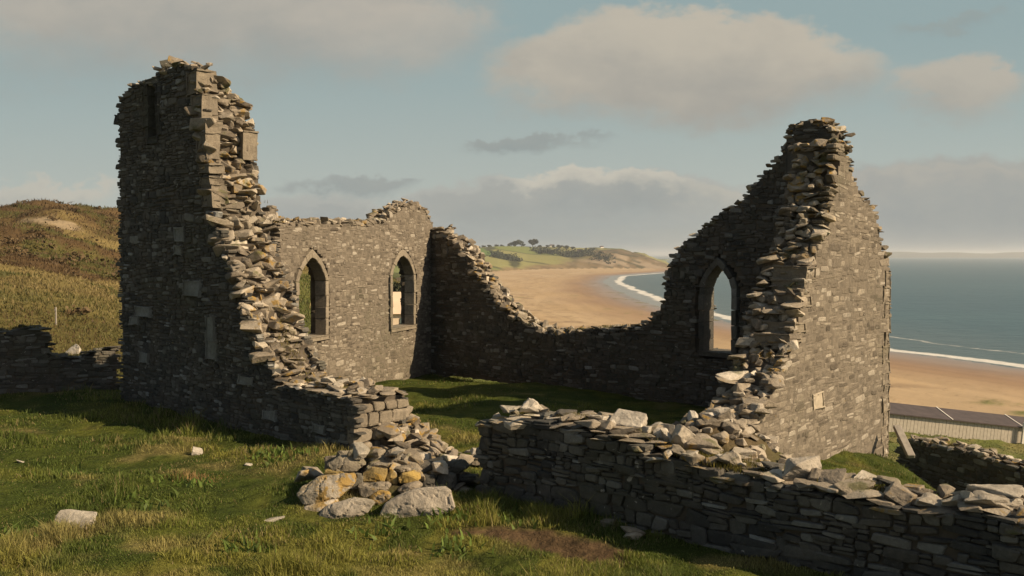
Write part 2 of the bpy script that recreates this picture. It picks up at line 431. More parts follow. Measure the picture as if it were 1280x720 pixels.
def make_terrain():
    fine = np.arange(-36, 36.01, .13)
    ang = np.concatenate([np.arange(-180, -36, 4.0), fine, np.arange(40, 180.1, 4.0)])
    rad = [.4]
    while rad[-1] < 2700: rad.append(rad[-1] * (1.0155 if rad[-1] < 700 else 1.011))
    while rad[-1] < 5200: rad.append(rad[-1] * 1.06)
    rad = np.array(rad)
    A, Rr = np.meshgrid(np.radians(ang), rad, indexing='ij')
    X, Y = np.sin(A) * Rr, np.cos(A) * Rr
    x, y = X.ravel(), Y.ravel()
    z, q = H(x, y, True)
    r, theta, sd = q['r'], q['theta'], q['sd']
    n1 = fbm(x * .05, y * .05, 61, 5); n2 = fbm(x * .25, y * .25, 67, 4); n3 = fbm(x * .016, y * .016, 71, 4)
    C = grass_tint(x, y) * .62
    lay = lambda c, col, m: c + (np.array(col) - c) * np.clip(m, 0, 1)[:, None]
    # hill of bracken and rough grass on the landward side
    hill = sstep(36, 46, r) * (theta < th(575)) * (r < 900)
    hc = np.tile(np.array([.19, .145, .058]), (len(x), 1))
    hc = lay(hc, (.095, .062, .030), sstep(.47, .56, n1))
    hc = lay(hc, (.10, .095, .03), sstep(.53, .63, n2) * .7)
    hc = lay(hc, (.255, .20, .095), sstep(.52, .60, n3) * sstep(60, 85, r) * (1 - sstep(112, 128, r)) * .8)
    hc = lay(hc, (.09, .056, .028), sstep(118, 140, r + (n2 - .5) * 40) * .85)
    hc = lay(hc, (.07, .062, .022), sstep(.52, .60, n2) * sstep(120, 150, r) * .8)
    hc = lay(hc, (.12, .105, .034), (1 - sstep(52, 76, r + (n2 - .5) * 40)) * .75)
    hc = lay(hc, (.10, .115, .03), sstep(th(300), th(340), theta) * (1 - sstep(100, 125, r)) * .75)
    s = at_depth(35, 286, 118)
    scar = np.hypot((x - s[0]) / 3.6, (y - s[1]) / 2.2) + (n2 - .5) * 4.2 + (n1 - .5) * 2
    hc = lay(hc, (.31, .24, .155), (1 - sstep(.6, 1.1, scar)) * .85)
    C = C * (1 - hill[:, None]) + hc * hill[:, None]
    # seaward grass slope
    slope = sstep(26, 34, r) * (theta >= th(575)) * (r < 900)
    sc_ = np.tile(np.array([.105, .12, .034]), (len(x), 1)); sc_ = lay(sc_, (.16, .145, .055), sstep(.45, .6, n2))
    C = C * (1 - slope[:, None]) + sc_ * slope[:, None]
    # sand
    sandm = sstep(-.4, .6, q['zb'] - q['zn'] + (n2 - .5) * 1.2) * (r > 60) * (q['zb'] >= q['hl'] - .3)
    sn = fbm(x * .03, y * .012, 81, 4)
    sand = np.tile(np.array([.385, .285, .175]), (len(x), 1))
    sand = lay(sand, (.35, .25, .145), sstep(.4, .65, sn) * .8)
    wetl = 1 - sstep(10, 62, sd + (sn - .5) * 36)
    sand = lay(sand, (.215, .135, .085), wetl * .85)
    track = sstep(.93, 1.0, 1 - np.abs(((sd - 78) / 9 + (sn - .5) * 6) % 3 - 1.5) / 1.5) * (sd > 40) * (sd < 120)
    sand = lay(sand, (.25, .178, .105), track * .5)
    wrack = sstep(.60, .70, fbm(x * .12, y * .12, 93, 4)) * np.exp(-((sd - 70) / 18.0) ** 2)
    sand = lay(sand, (.16, .11, .07), wrack * .55)
    sand = lay(sand, (.17, .145, .125), (1 - sstep(-2, 5, sd)) * .7)
    C = C * (1 - sandm[:, None]) + sand * sandm[:, None]
    # headland: fields, hedge lines, brown cliff
    hm = (q['hl'] > q['zb'] - .2) & (q['hl'] > q['zn']) & (r > 850)
    fx, fy = x / 150 + .4 * n3 + y / 900, y / 210
    cell = _hash(np.floor(fx), np.floor(fy), 5)
    fld = np.tile(np.array([.15, .17, .05]), (len(x), 1)); fld = lay(fld, (.21, .20, .075), (cell > .45) * 1.0); fld = lay(fld, (.10, .15, .04), (cell > .8) * 1.0)
    edge = np.minimum(np.minimum(fx % 1, 1 - fx % 1) * 150, np.minimum(fy % 1, 1 - fy % 1) * 210)
    fld = lay(fld, (.05, .052, .022), 1 - sstep(5, 12, edge))
    u, st = q['u'], q['st']
    low = (1 - sstep(.05, .13, u + (n3 - .5) * .16 - st * .2))
    fld = lay(fld, (.19, .14, .07), low)
    fld = lay(fld, (.12, .085, .045), low * sstep(.5, .6, n1) * .8)
    cl = sstep(.25, .6, st) * (1 - sstep(.75, 1.0, u))
    fld = lay(fld, (.14, .10, .055), cl)
    fld = lay(fld, (.07, .06, .03), cl * sstep(.48, .56, n1))
    fld = lay(fld, (.235, .18, .12), cl * sstep(.57, .63, fbm(x * .03, y * .03, 99, 4)) * (1 - sstep(.2, .35, u)))
    C = np.where(hm[:, None], fld, C)
    # bare earth by the foreground wall and rubble
    C = lay(C, (.092, .058, .035), dirt_mask(x, y) * (r < 30) * .9)
    for mx, my, sa, sb, ang_, hh in MOUNDS[:1]:
        C = lay(C, (.10, .075, .045), np.exp(-(((x - mx) ** 2 + (y - my) ** 2) / 1.2) ** 2))
    C = lay(C, (.07, .055, .035), np.exp(-((((x + 1.8) / .95) ** 2 + ((y - 14.15) / .62) ** 2)) ** 2))
    wet = np.clip((1 - sstep(2, 30, sd + (sn - .5) * 12)) * sandm, 0, 1)
    na, nr = A.shape
    i = np.arange(na - 1)[:, None] * nr + np.arange(nr - 1)[None]
    Q = np.stack([i, i + 1, i + nr + 1, i + nr], -1).reshape(-1, 4)
    V = np.stack([x, y, z], 1)
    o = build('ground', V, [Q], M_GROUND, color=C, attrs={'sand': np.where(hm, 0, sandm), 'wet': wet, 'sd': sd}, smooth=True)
    tag(o, kind='structure')
make_terrain()

# ------------------------------------------------------------------ sea
def make_sea():
    m, t, b = material('sea_water', .3, .3)
    sd = t.n('ShaderNodeAttribute', attribute_name='sd').outputs['Fac']
    g = t.n('ShaderNodeNewGeometry'); P = g.outputs['Position']
    mp = t.n('ShaderNodeMapping'); t.put(mp.inputs[0], P); mp.inputs['Scale'].default_value = (.35, 1, 1); mp.inputs['Rotation'].default_value = (0, 0, .5)
    mq = t.n('ShaderNodeMapping'); t.put(mq.inputs[0], P); mq.inputs['Scale'].default_value = (.35, 1, 1)
    n_l = t.noise(mq.outputs[0], .006, 4, .6)
    n_f = t.noise(P, .22, 6, .7)
    n_m = t.noise(mp.outputs[0], .22, 6, .7)
    col = t.mix(t.sm(n_l, .35, .65), (.009, .042, .053), (.018, .058, .066))
    col = t.mix(t.m('MULTIPLY', t.sm(n_m, .45, .7), .5), col, (.012, .045, .056))
    shallow = t.sm(sd, -110, -8)
    col = t.mix(t.m('MULTIPLY', shallow, .55), col, (.075, .09, .08))
    sep = t.n('ShaderNodeSeparateXYZ'); t.put(sep.inputs[0], P)
    fard = t.sm(sep.outputs[1], 320, 560)
    jit = t.m('MULTIPLY', t.m('SUBTRACT', t.noise(P, .03, 4, .6), .5), 12)
    s2 = t.m('ADD', sd, jit)
    cen = t.m('SUBTRACT', -6, t.m('MULTIPLY', fard, 14))
    d1 = t.m('ABSOLUTE', t.m('SUBTRACT', s2, cen))
    wid = t.m('MULTIPLY', t.m('ADD', 5, t.m('MULTIPLY', fard, 1.0)), t.m('ADD', .45, t.m('MULTIPLY', t.noise(P, .018, 4, .65), 1.1)))
    f1 = t.m('SUBTRACT', 1, t.m('DIVIDE', d1, wid), clamp=True)
    f1 = t.m('MULTIPLY', t.sm(t.m('MULTIPLY', f1, t.m('ADD', .15, t.m('MULTIPLY', n_f, 1.7))), .15, .62), .9)
    d2 = t.m('ABSOLUTE', t.m('SUBTRACT', s2, t.m('SUBTRACT', cen, 26)))
    f2 = t.m('SUBTRACT', 1, t.m('DIVIDE', d2, 4.5), clamp=True)
    f2 = t.m('MULTIPLY', t.sm(t.m('MULTIPLY', f2, n_f), .34, .55), t.m('MULTIPLY', t.m('SUBTRACT', 1, fard), .6))
    sw = t.m('MULTIPLY', t.sm(sd, cen, t.m('ADD', cen, 4)), fard)      # thin swash sheet over the sand
    col = t.mix(t.m('MULTIPLY', sw, .8), col, (.25, .245, .225))
    foam = t.m('MAXIMUM', f1, f2)
    col = t.mix(foam, col, (.62, .60, .55))
    t.put(b.inputs['Base Color'], col)
    t.put(b.inputs['Roughness'], t.m('ADD', .32, t.m('MULTIPLY', foam, .5)))
    h = t.m('ADD', t.noise(mp.outputs[0], .35, 6, .65), t.m('MULTIPLY', t.noise(P, .06, 4), 3))
    t.put(b.inputs['Normal'], t.bump(h, .55, .9))
    ang = np.concatenate([np.arange(-180, -20, 5.0), np.arange(-20, 45.01, .2), np.arange(50, 180.1, 5.0)])
    rad = [60.0]
    while rad[-1] < 3000: rad.append(rad[-1] * 1.0125)
    while rad[-1] < 40000: rad.append(rad[-1] * 1.15)
    A, Rr = np.meshgrid(np.radians(ang), np.array(rad), indexing='ij')
    x, y = (np.sin(A) * Rr).ravel(), (np.cos(A) * Rr).ravel()
    na, nr = A.shape
    i = np.arange(na - 1)[:, None] * nr + np.arange(nr - 1)[None]
    Q = np.stack([i, i + 1, i + nr + 1, i + nr], -1).reshape(-1, 4)
    o = build('sea', np.stack([x, y, np.full(len(x), SEA_Z)], 1), [Q], m, attrs={'sd': shore_dist(x, y)}, smooth=True)
    tag(o, kind='structure')
    # far low coast across the bay
    k = np.linspace(0, 1, 160)
    X = 1500 + k * 6500; Yn = 9300 - k * 900
    top = -25 + 22 + 58 * fbm(k * 7, k * 0, 5, 4) * sstep(0, .12, k)
    V, Q = [], []
    for j, (dy, f) in enumerate(((0, 0), (120, .6), (500, 1), (1200, .95), (2200, 0))):
        V.append(np.stack([X + dy * .2, Yn + dy, -25.5 + (top + 25.5) * f], 1))
    V = np.concatenate(V); n = len(k)
    for j in range(4):
        a = j * n + np.arange(n - 1); Q.append(np.stack([a, a + 1, a + n + 1, a + n], 1))
    o = build('distant_hills', V, [np.concatenate(Q)], simple('far_land', (.07, .075, .05), .95, .3, .004), smooth=True)
    tag(o, kind='structure')
make_sea()

# ------------------------------------------------------------------ stone templates
def box_template(n=3):
    ks = {2: [-1, 0, 1], 3: [-1, -.62, .62, 1]}[n]
    idx, V, Q = {}, [], []
    m = len(ks)
    def vid(i, j, k):
        if (i, j, k) not in idx:
            p = np.array([ks[i], ks[j], ks[k]], float)
            ext = sum(q in (0, m - 1) for q in (i, j, k))
            s = {1: 1.0, 2: .92, 3: .80}[ext]
            pp = p.copy()
            for a, q in enumerate((i, j, k)):
                if q in (0, m - 1): pp[a] *= s
            idx[(i, j, k)] = len(V); V.append(pp)
        return idx[(i, j, k)]
    for a in range(3):
        b, c = (a + 1) % 3, (a + 2) % 3
        for side in (0, m - 1):
            for i in range(m - 1):
                for j in range(m - 1):
                    def g(bi, ci):
                        t = [0, 0, 0]; t[a] = side; t[b] = bi; t[c] = ci
                        return vid(*t)
                    f = [g(i, j), g(i + 1, j), g(i + 1, j + 1), g(i, j + 1)]
                    Q.append(f if side else f[::-1])
    return np.array(V), np.array(Q)
BOX3, BOX2 = box_template(3), box_template(2)

def hull_mesh(seed, npts=16, bev=.07, detail=0, flat=1.0, blocky=4.0):
    r = random.Random(seed)
    bm = bmesh.new()
    for _ in range(npts):
        v = Vector((r.uniform(-1, 1), r.uniform(-1, 1), r.uniform(-1, 1)))
        s = (abs(v.x) ** blocky + abs(v.y) ** blocky + abs(v.z) ** blocky) ** (1 / blocky)
        v = v / s * r.uniform(.88, 1.0)
        bm.verts.new(v)
    bmesh.ops.convex_hull(bm, input=bm.verts[:])
    bmesh.ops.delete(bm, geom=[v for v in bm.verts if not v.link_faces], context='VERTS')
    bmesh.ops.dissolve_limit(bm, angle_limit=R(14), verts=bm.verts[:], edges=bm.edges[:])
    if bev:
        bmesh.ops.bevel(bm, geom=bm.edges[:], offset=bev, segments=1, affect='EDGES', clamp_overlap=True)
    bmesh.ops.triangulate(bm, faces=bm.faces[:])
    if detail:
        for _ in range(detail):
            bmesh.ops.subdivide_edges(bm, edges=[e for e in bm.edges if e.calc_length() > .16], cuts=1, use_grid_fill=True)
            bmesh.ops.triangulate(bm, faces=bm.faces[:])
        from mathutils import noise as mn
        bm.normal_update()
        off = Vector((seed * 3.1, seed * 1.7, 0))
        for v in bm.verts:
            d = mn.fractal(v.co * 1.6 + off, .8, 2.1, 5) * .07 + (abs(mn.noise(v.co * Vector((1, 1, 4)) + off)) - .25) * .05
            v.co += v.normal * d
    bmesh.ops.recalc_face_normals(bm, faces=bm.faces[:])
    bm.verts.ensure_lookup_table()
    return bm
def hull_arrays(seed, **k):
    bm = hull_mesh(seed, **k)
    V = np.array([v.co[:] for v in bm.verts]); T = np.array([[v.index for v in f.verts] for f in bm.faces])
    bm.free(); return V, T
HULLS = [hull_arrays(100 + i, npts=10 + i % 7, bev=.055, blocky=3 + (i % 3) * 2) for i in range(28)]

class Bag:
    """collects many bedded stones of one wall part into one mesh"""
    def __init__(s): s.V, s.Q, s.T, s.n = [], [], [], 0
    def boxes(s, O, U, N, uv, size, wpos, depth, tmpl, g, rot=None, jit=.075):
        tv, tq = tmpl; k = len(uv)
        if not k: return
        P = tv[None] + g.uniform(-jit, jit, (k, len(tv), 3)) * np.array([.8, .8, .8])
        a = (g.normal(0, .05, k) if rot is None else rot)[:, None]
        # gently skewed outline so that no stone is a clean rectangle
        sk = g.normal(0, .16, (k, 1)); tp = g.normal(0, .10, (k, 1))
        lu = P[:, :, 0] * size[:, :1] / 2 * (1 + tp * P[:, :, 2]); lv = P[:, :, 2] * size[:, 1:2] / 2 * (1 + g.normal(0, .15, (k, 1)) * P[:, :, 0])
        lu = lu + sk * lv; lw = P[:, :, 1] * depth[:, None] / 2
        u = uv[:, :1] + lu * np.cos(a) - lv * np.sin(a); v = uv[:, 1:2] + lu * np.sin(a) + lv * np.cos(a)
        w = wpos[:, None] + lw + g.normal(0, jit * .35, (k, 1)) * P[:, :, 0] * size[:, :1] * .6
        W = O[None, None] + u[..., None] * U + w[..., None] * N + np.array([0, 0, 1.0]) * v[..., None]
        W[..., 2] -= O[2]
        s.V.append(W.reshape(-1, 3)); s.Q.append((tq[None] + (np.arange(k) * len(tv))[:, None, None] + s.n).reshape(-1, 4)); s.n += k * len(tv)
    def slabs(s, pos, dims, yaw, tilt, g):
        which = g.integers(0, len(HULLS), len(pos))
        for h in range(len(HULLS)):
            i = np.where(which == h)[0]
            if not len(i): continue
            tv, tt = HULLS[h]
            P = tv[None] * (dims[i] / 2)[:, None, :]
            cx, sx = np.cos(tilt[i, 0])[:, None], np.sin(tilt[i, 0])[:, None]
            y = P[..., 1] * cx - P[..., 2] * sx; z = P[..., 1] * sx + P[..., 2] * cx; x = P[..., 0]
            cy, sy = np.cos(tilt[i, 1])[:, None], np.sin(tilt[i, 1])[:, None]
            x, z = x * cy + z * sy, -x * sy + z * cy
            cz, sz = np.cos(yaw[i])[:, None], np.sin(yaw[i])[:, None]
            x, y = x * cz - y * sz, x * sz + y * cz
            W = np.stack([x, y, z], -1) + pos[i][:, None, :]
            s.V.append(W.reshape(-1, 3)); s.T.append((tt[None] + (np.arange(len(i)) * len(tv))[:, None, None] + s.n).reshape(-1, 3)); s.n += len(i) * len(tv)
    def obj(s, name, mat, parent):
        gs = []
        if s.Q: gs.append(np.concatenate(s.Q))
        if s.T: gs.append(np.concatenate(s.T))
        return build(name, np.concatenate(s.V), gs, mat, parent)

def arch_poly(uc, w, z0, z1, z2, n=7):
    h = z2 - z1; b = w / 2; Rr = (h * h + b * b) / (2 * b)
    a1 = math.atan2(h, Rr - b)
    right = [(uc + b - Rr + Rr * math.cos(t), z1 + Rr * math.sin(t)) for t in np.linspace(0, a1, n)]
    right = [(x * .5 + (uc + b * (1 - k / (n - 1))) * .5, z * .5 + (z1 + h * k / (n - 1)) * .5) for k, (x, z) in enumerate(right)]
    left = [(2 * uc - p[0], p[1]) for p in right[::-1]][1:]
    return [(uc + b, z0)] + right + left + [(uc - b, z0)]

WALLS = []
class Wall:
    def __init__(s, P0, P1, side, T, outline_px=None, outline=None, base=-.25):
        s.O = np.array([P0[0], P0[1], 0.0]); d = np.array([P1[0] - P0[0], P1[1] - P0[1], 0.0]); s.L = np.linalg.norm(d)
        s.U = d / s.L; s.N = np.array([s.U[1], -s.U[0], 0]) * side; s.T = T; s.base = base
        s.poly = outline if outline else [s.px(*p) for p in outline_px]
        s.holes = []
        WALLS.append(s)
    def px(s, px, py, w=0.0):
        d = ray(px, py); O = s.O + s.N * w
        t = ((O - CAM) @ s.N) / (d @ s.N)
        q = CAM + d * t
        return (float((q - s.O) @ s.U), float(q[2]))
    def P(s, u, w, z): return s.O + s.U * u + s.N * w + np.array([0, 0, z])
    def inside(s, u, v, grow=0.0):
        r = in_poly(u, v, s.poly)
        for h in s.holes: r &= ~in_poly(u, v, h)
        return r
    def top(s, u):
        best = np.full(np.shape(u), -1e3)
        n = len(s.poly)
        for i in range(n):
            (a, za), (b, zb) = s.poly[i], s.poly[(i + 1) % n]
            if abs(a - b) < 1e-6: continue
            t = (np.asarray(u) - a) / (b - a)
            best = np.where((t >= 0) & (t <= 1), np.maximum(best, za + t * (zb - za)), best)
        return best
    def face(s, bag, g, front=True, hr=(.055, .15), wr=(.14, .46), tmpl=BOX3, big=.04, proud=.014, jit=.06):
        us = [p[0] for p in s.poly]; vs = [p[1] for p in s.poly]
        u0, u1, v1 = min(us), max(us), max(vs)
        v = s.base; rows = []
        while v < v1 + .1:
            h = g.uniform(*hr)
            if g.random() < .16: h *= 1.6
            u = u0 - g.uniform(0, .3)
            while u < u1:
                w = (wr[0] + (wr[1] - wr[0]) * g.random() ** 1.6) * (.7 + h * 3.4)
                if g.random() < .3 and h > .085:
                    f = g.uniform(.35, .65)
                    rows.append((u + w / 2, v + h * f / 2, w, h * f)); rows.append((u + w / 2, v + h * (1 + f) / 2, w, h * (1 - f)))
                elif g.random() < .15 and w > .3:
                    f = g.uniform(.35, .65)
                    rows.append((u + w * f / 2, v + h / 2, w * f, h)); rows.append((u + w * (1 + f) / 2, v + h / 2, w * (1 - f), h))
                else:
                    rows.append((u + w / 2, v + h / 2, w, h))
                u += w
            v += h
        A = np.array(rows)
        wob = lambda a, b, sd: (fbm(a, b, sd, 3) - .5)
        off = 0 if front else 40
        A[:, 1] += wob(A[:, 0] * .55 + off, A[:, 1] * .6, 3) * .42 + wob(A[:, 0] * 2.3 + off, A[:, 1] * 2.2, 13) * .10
        A[:, 0] += wob(A[:, 0] * 1.1, A[:, 1] * 1.7 + off, 9) * .22
        ok = s.inside(A[:, 0], A[:, 1]) & s.inside(A[:, 0], A[:, 1] + A[:, 3] * .3)
        for hh in s.holes:                      # nothing may poke into an opening
            for k in (-.45, .45): ok &= ~in_poly(A[:, 0] + A[:, 2] * k, A[:, 1], hh)
        A = A[ok]; n = len(A)
        size = np.stack([A[:, 2] - g.uniform(.008, .022, n), A[:, 3] - g.uniform(.006, .016, n)], 1)
        isbig = g.random(n) < big
        size[isbig] *= 1.35
        dep = g.uniform(.16, .24, n)
        out = g.normal(0, proud * .55, n) + np.where(isbig, proud, 0)
        wp = (out - dep / 2) if front else (-s.T - out + dep / 2)
        bag.boxes(s.O, s.U, s.N, A[:, :2], size, wp, dep, tmpl, g, jit=jit)
    def end(s, bag, g, u, sign, z0, z1, hr=(.12, .3), wr=(.2, .45)):
        v = z0; rows = []
        while v < z1 - .05:
            h = min(g.uniform(*hr), z1 - v); q = 0.0
            while q < s.T - .08:
                w = min(g.uniform(*wr), s.T - q)
                if s.T - q - w < .1: w = s.T - q
                rows.append((q + w / 2, v + h / 2, w, h)); q += w
            v += h
        A = np.array(rows); n = len(A)
        O = s.P(u, 0, 0)
        dep = np.full(n, .2)
        bag.boxes(O, -s.N, s.U * sign, A[:, :2], A[:, 2:] - .012, g.normal(0, .012, n) - .1, dep, BOX3, g)
    def core(s, name, parent, cell=.09, inset=.03, mat=None, backmax=None):
        us = [p[0] for p in s.poly]; vs = [p[1] for p in s.poly]
        ug = np.arange(min(us), max(us) + cell, cell); vg = np.arange(s.base, max(vs) + cell, cell)
        Ug, Vg = np.meshgrid(ug + cell / 2, vg + cell / 2, indexing='ij')
        I = s.inside(Ug, Vg)
        p = np.pad(I, 1)
        bot = p[1:-1, :-2].copy(); bot[:, 0] = True
        I = I & p[:-2, 1:-1] & p[2:, 1:-1] & bot & p[1:-1, 2:]
        ii, jj = np.where(I)
        P = np.pad(I, 1)
        V, Q = [], []
        nu, nv = len(ug) + 1, len(vg) + 1
        gu = np.append(ug, ug[-1] + cell); gv = np.append(vg, vg[-1] + cell)
        GU, GV = np.meshgrid(gu, gv, indexing='ij')
        jx = (vnoise(GU * 7, GV * 7, 2) - .5) * .05
        layers = [-inset, -s.T + inset]
        for w in layers:
            V.append((s.O + (GU + jx).ravel()[:, None] * s.U + w * s.N + np.array([0, 0, 1.0]) * (GV + jx).ravel()[:, None]))
        if backmax: V[1][:, 2] = np.minimum(V[1][:, 2], backmax)
        V = np.concatenate(V); M = nu * nv
        vid = lambda i, j, l: l * M + i * nv + j
        fr = np.stack([vid(ii, jj, 0), vid(ii + 1, jj, 0), vid(ii + 1, jj + 1, 0), vid(ii, jj + 1, 0)], 1)
        bk = np.stack([vid(ii, jj, 1), vid(ii, jj + 1, 1), vid(ii + 1, jj + 1, 1), vid(ii + 1, jj, 1)], 1)
        Q = [fr, bk]
        for di, dj, e0, e1 in ((-1, 0, (0, 0), (0, 1)), (1, 0, (1, 0), (1, 1)), (0, -1, (0, 0), (1, 0)), (0, 1, (0, 1), (1, 1))):
            k = ~P[ii + 1 + di, jj + 1 + dj]
            a, b = ii[k], jj[k]
            Q.append(np.stack([vid(a + e0[0], b + e0[1], 0), vid(a + e1[0], b + e1[1], 0), vid(a + e1[0], b + e1[1], 1), vid(a + e0[0], b + e0[1], 1)], 1))
        Q = np.concatenate(Q)
        used, inv = np.unique(Q.ravel(), return_inverse=True)
        return build(name, V[used], [inv.reshape(-1, 4)], mat or M_CORE, parent)
    def crest(s, bag, g, pts, step=.12, wstep=.2, dl=(.2, .5), dw=(.16, .34), dh=(.05, .14), out=.0, tilt=.12, keep=.95, skip=None, drop=None):
        """broken masonry along a polyline (u,z) of the outline, right through the wall's thickness"""
        pos, dims, yaw, tl = [], [], [], []
        for (a, za), (b, zb) in zip(pts[:-1], pts[1:]):
            L = math.hypot(b - a, zb - za); n = max(1, int(L / step))
            du, dz = (b - a) / L, (zb - za) / L
            nu, nz = -dz, du                                   # polygon runs clockwise seen from the face: outward
            if not in_poly(np.array([(a + b) / 2 - nu * .05]), np.array([(za + zb) / 2 - nz * .05]), s.poly)[0]: nu, nz = -nu, -nz
            for i in range(n):
                for w in np.arange(.1, s.T - .02, wstep):
                    if g.random() > keep: continue
                    t = (i + g.random()) / n
                    h = g.uniform(*dh); o = g.normal(out, .045) - h * .35 * abs(nz) 
                    u = a + (b - a) * t + nu * (o - .05); z = za + (zb - za) * t + nz * o
                    ww = -(w + g.uniform(-.06, .06))
                    if drop: z = min(z, drop(-ww) + g.normal(0, .05))
                    pos.append(s.P(u, ww, z)); dims.append((g.uniform(*dl), g.uniform(*dw), h))
                    base = math.atan2(s.U[1], s.U[0])
                    yaw.append(base + (g.normal(0, .45) if g.random() < .7 else g.uniform(0, 3.14)))
                    tl.append((g.normal(0, tilt), g.normal(0, tilt)))
        if pos: bag.slabs(np.array(pos), np.array(dims), np.array(yaw), np.array(tl), g)
    def surround(s, uc, w, z0, z1, z2, fw, g, parent, mat, proud=.02, depth=None):
        """dressed stone surround: jamb blocks, sill and pointed arch, with reveals through the wall"""
        inner = arch_poly(uc, w, z0, z1, z2, 7); outer = arch_poly(uc, w + 2 * fw, z0, z1, z2 + fw * 1.25, 7)
        hole = [(uc + w / 2 + fw, z0 - .12)] + outer[1:-1] + [(uc - w / 2 - fw, z0 - .12)]
        s.holes.append(hole)
        bm = bmesh.new(); dep = depth or s.T - .04
        def prism(pin, pout, f=0.0):
            p = pin + pout[::-1]
            c = np.mean(np.array(p), 0)
            p = [(c[0] + (a - c[0]) * .985, c[1] + (b - c[1]) * .985) for a, b in p]
            pr = proud + g.uniform(-.008, .012)
            fr = [bm.verts.new(s.P(a + g.normal(0, .006), pr + g.normal(0, .004), b + g.normal(0, .006))) for a, b in p]
            bk = [bm.verts.new(s.P(a, -dep, b)) for a, b in p]
            n = len(p); fs = [bm.faces.new(fr), bm.faces.new(bk[::-1])]
            for i in range(n): fs.append(bm.faces.new([fr[i], bk[i], bk[(i + 1) % n], fr[(i + 1) % n]]))
        for sg in (1, -1):
            z = z0; k = 0
            while z < z1 - .02:
                h = min(g.uniform(.26, .42), z1 - z); h = h if z1 - z - h > .12 else z1 - z
                ext = fw * (1.0 if k % 2 else .86)
                a, b = uc + sg * w / 2, uc + sg * (w / 2 + ext)
                prism([(a, z), (a, z + h)], [(b, z), (b, z + h)]); z += h; k += 1
        ni = len(inner)
        for sg in (0, 1):
            idx = list(range(1, 8)) if sg == 0 else list(range(7, 14))
            for j in range(3):
                ids = idx[j * 2:j * 2 + 3]
                prism([inner[i] for i in ids], [outer[i] for i in ids])
        bmesh.ops.recalc_face_normals(bm, faces=bm.faces[:])
        bmesh.ops.bevel(bm, geom=bm.edges[:], offset=.012, segments=1, affect='EDGES')
        o = bm_obj('window_surround', bm, mat, parent)
        bm = bmesh.new()
        r = bmesh.ops.create_cube(bm, size=1)
        for v in r['verts']:
            q = s.P(uc + v.co.x * (w + 2 * fw - .02), -s.T / 2 + .02 + v.co.y * (s.T - .0), z0 - .062 + v.co.z * .11)
            v.co = Vector(q)
        bmesh.ops.bevel(bm, geom=bm.edges[:], offset=.02, segments=2, affect='EDGES')
        bm_obj('window_sill', bm, mat, parent)
        return inner

# ------------------------------------------------------------------ the chapel
ruin = empty('chapel_ruin', (-2, 22, 0))
tag(ruin, 'roofless grey stone chapel ruin with tall broken tower wall, gable and lancet windows', 'ruin')
def child(o): 
    o.parent = ruin; o.matrix_parent_inverse = Matrix.Translation((2, -22, 0)); return o

g = np.random.default_rng(11)
# near wall with the tower stub
a0 = on_z(152, 497); a1 = on_z(441, 568)
A_PX_TOP = [(146, 132), (151, 117), (163, 108), (185, 97), (203, 86), (222, 78), (244, 80), (249, 120), (256, 190), (261, 235), (266, 268), (276, 300), (290, 330),
            (305, 378), (322, 425), (338, 462), (346, 481), (380, 487), (415, 492), (441, 497)]
A = Wall(a0, a1, 1, 1.25, [(146, 505)] + A_PX_TOP + [(442, 590)])
A.poly[0] = (A.poly[1][0], -.3); A.poly[-1] = (A.poly[-2][0], -.3)
slit = [A.px(185.5, 106), A.px(195.5, 110), A.px(195.5, 170), A.px(185.5, 174)]
A.holes.append(slit)
b = Bag(); A.face(b, g, True, (.045, .12), (.12, .40), big=.05, proud=.008, jit=.05); A.holes = []; pk = A.poly; A.poly = [(u_, min(z_, 6.45)) for u_, z_ in pk]; A.face(b, g, False, tmpl=BOX2); A.poly = pk
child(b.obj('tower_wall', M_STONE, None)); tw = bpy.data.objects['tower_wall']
b = Bag(); A.end(b, g, A.poly[-2][0] + .02, 1, -.05, A.poly[-2][1] - .1); b.obj('end_face', M_DRESSED, tw)
A.holes = [slit]; A.core('wall_core', tw, mat=M_CORE, backmax=6.4)
u, z = A.px(190.5, 140); edge_later = (u, z)
b = Bag(); top = [A.px(*p) for p in A_PX_TOP]
DROP = lambda w: 7.70 - .92 * w
A.crest(b, g, top[:7], dl=(.16, .4), step=.14, drop=DROP)
A.crest(b, g, top[6:17], step=.10, wstep=.2, dl=(.16, .5), dw=(.14, .38), dh=(.07, .24), out=-.03, tilt=.17, drop=DROP)
A.crest(b, g, top[6:17], step=.3, wstep=.4, dl=(.5, .9), dw=(.3, .55), dh=(.14, .34), out=-.04, tilt=.2, keep=.7, drop=DROP)
A.crest(b, g, top[16:], dl=(.3, .6), dh=(.05, .1), step=.16, tilt=.05)
b.obj('broken_masonry', M_RUBBLE, tw)
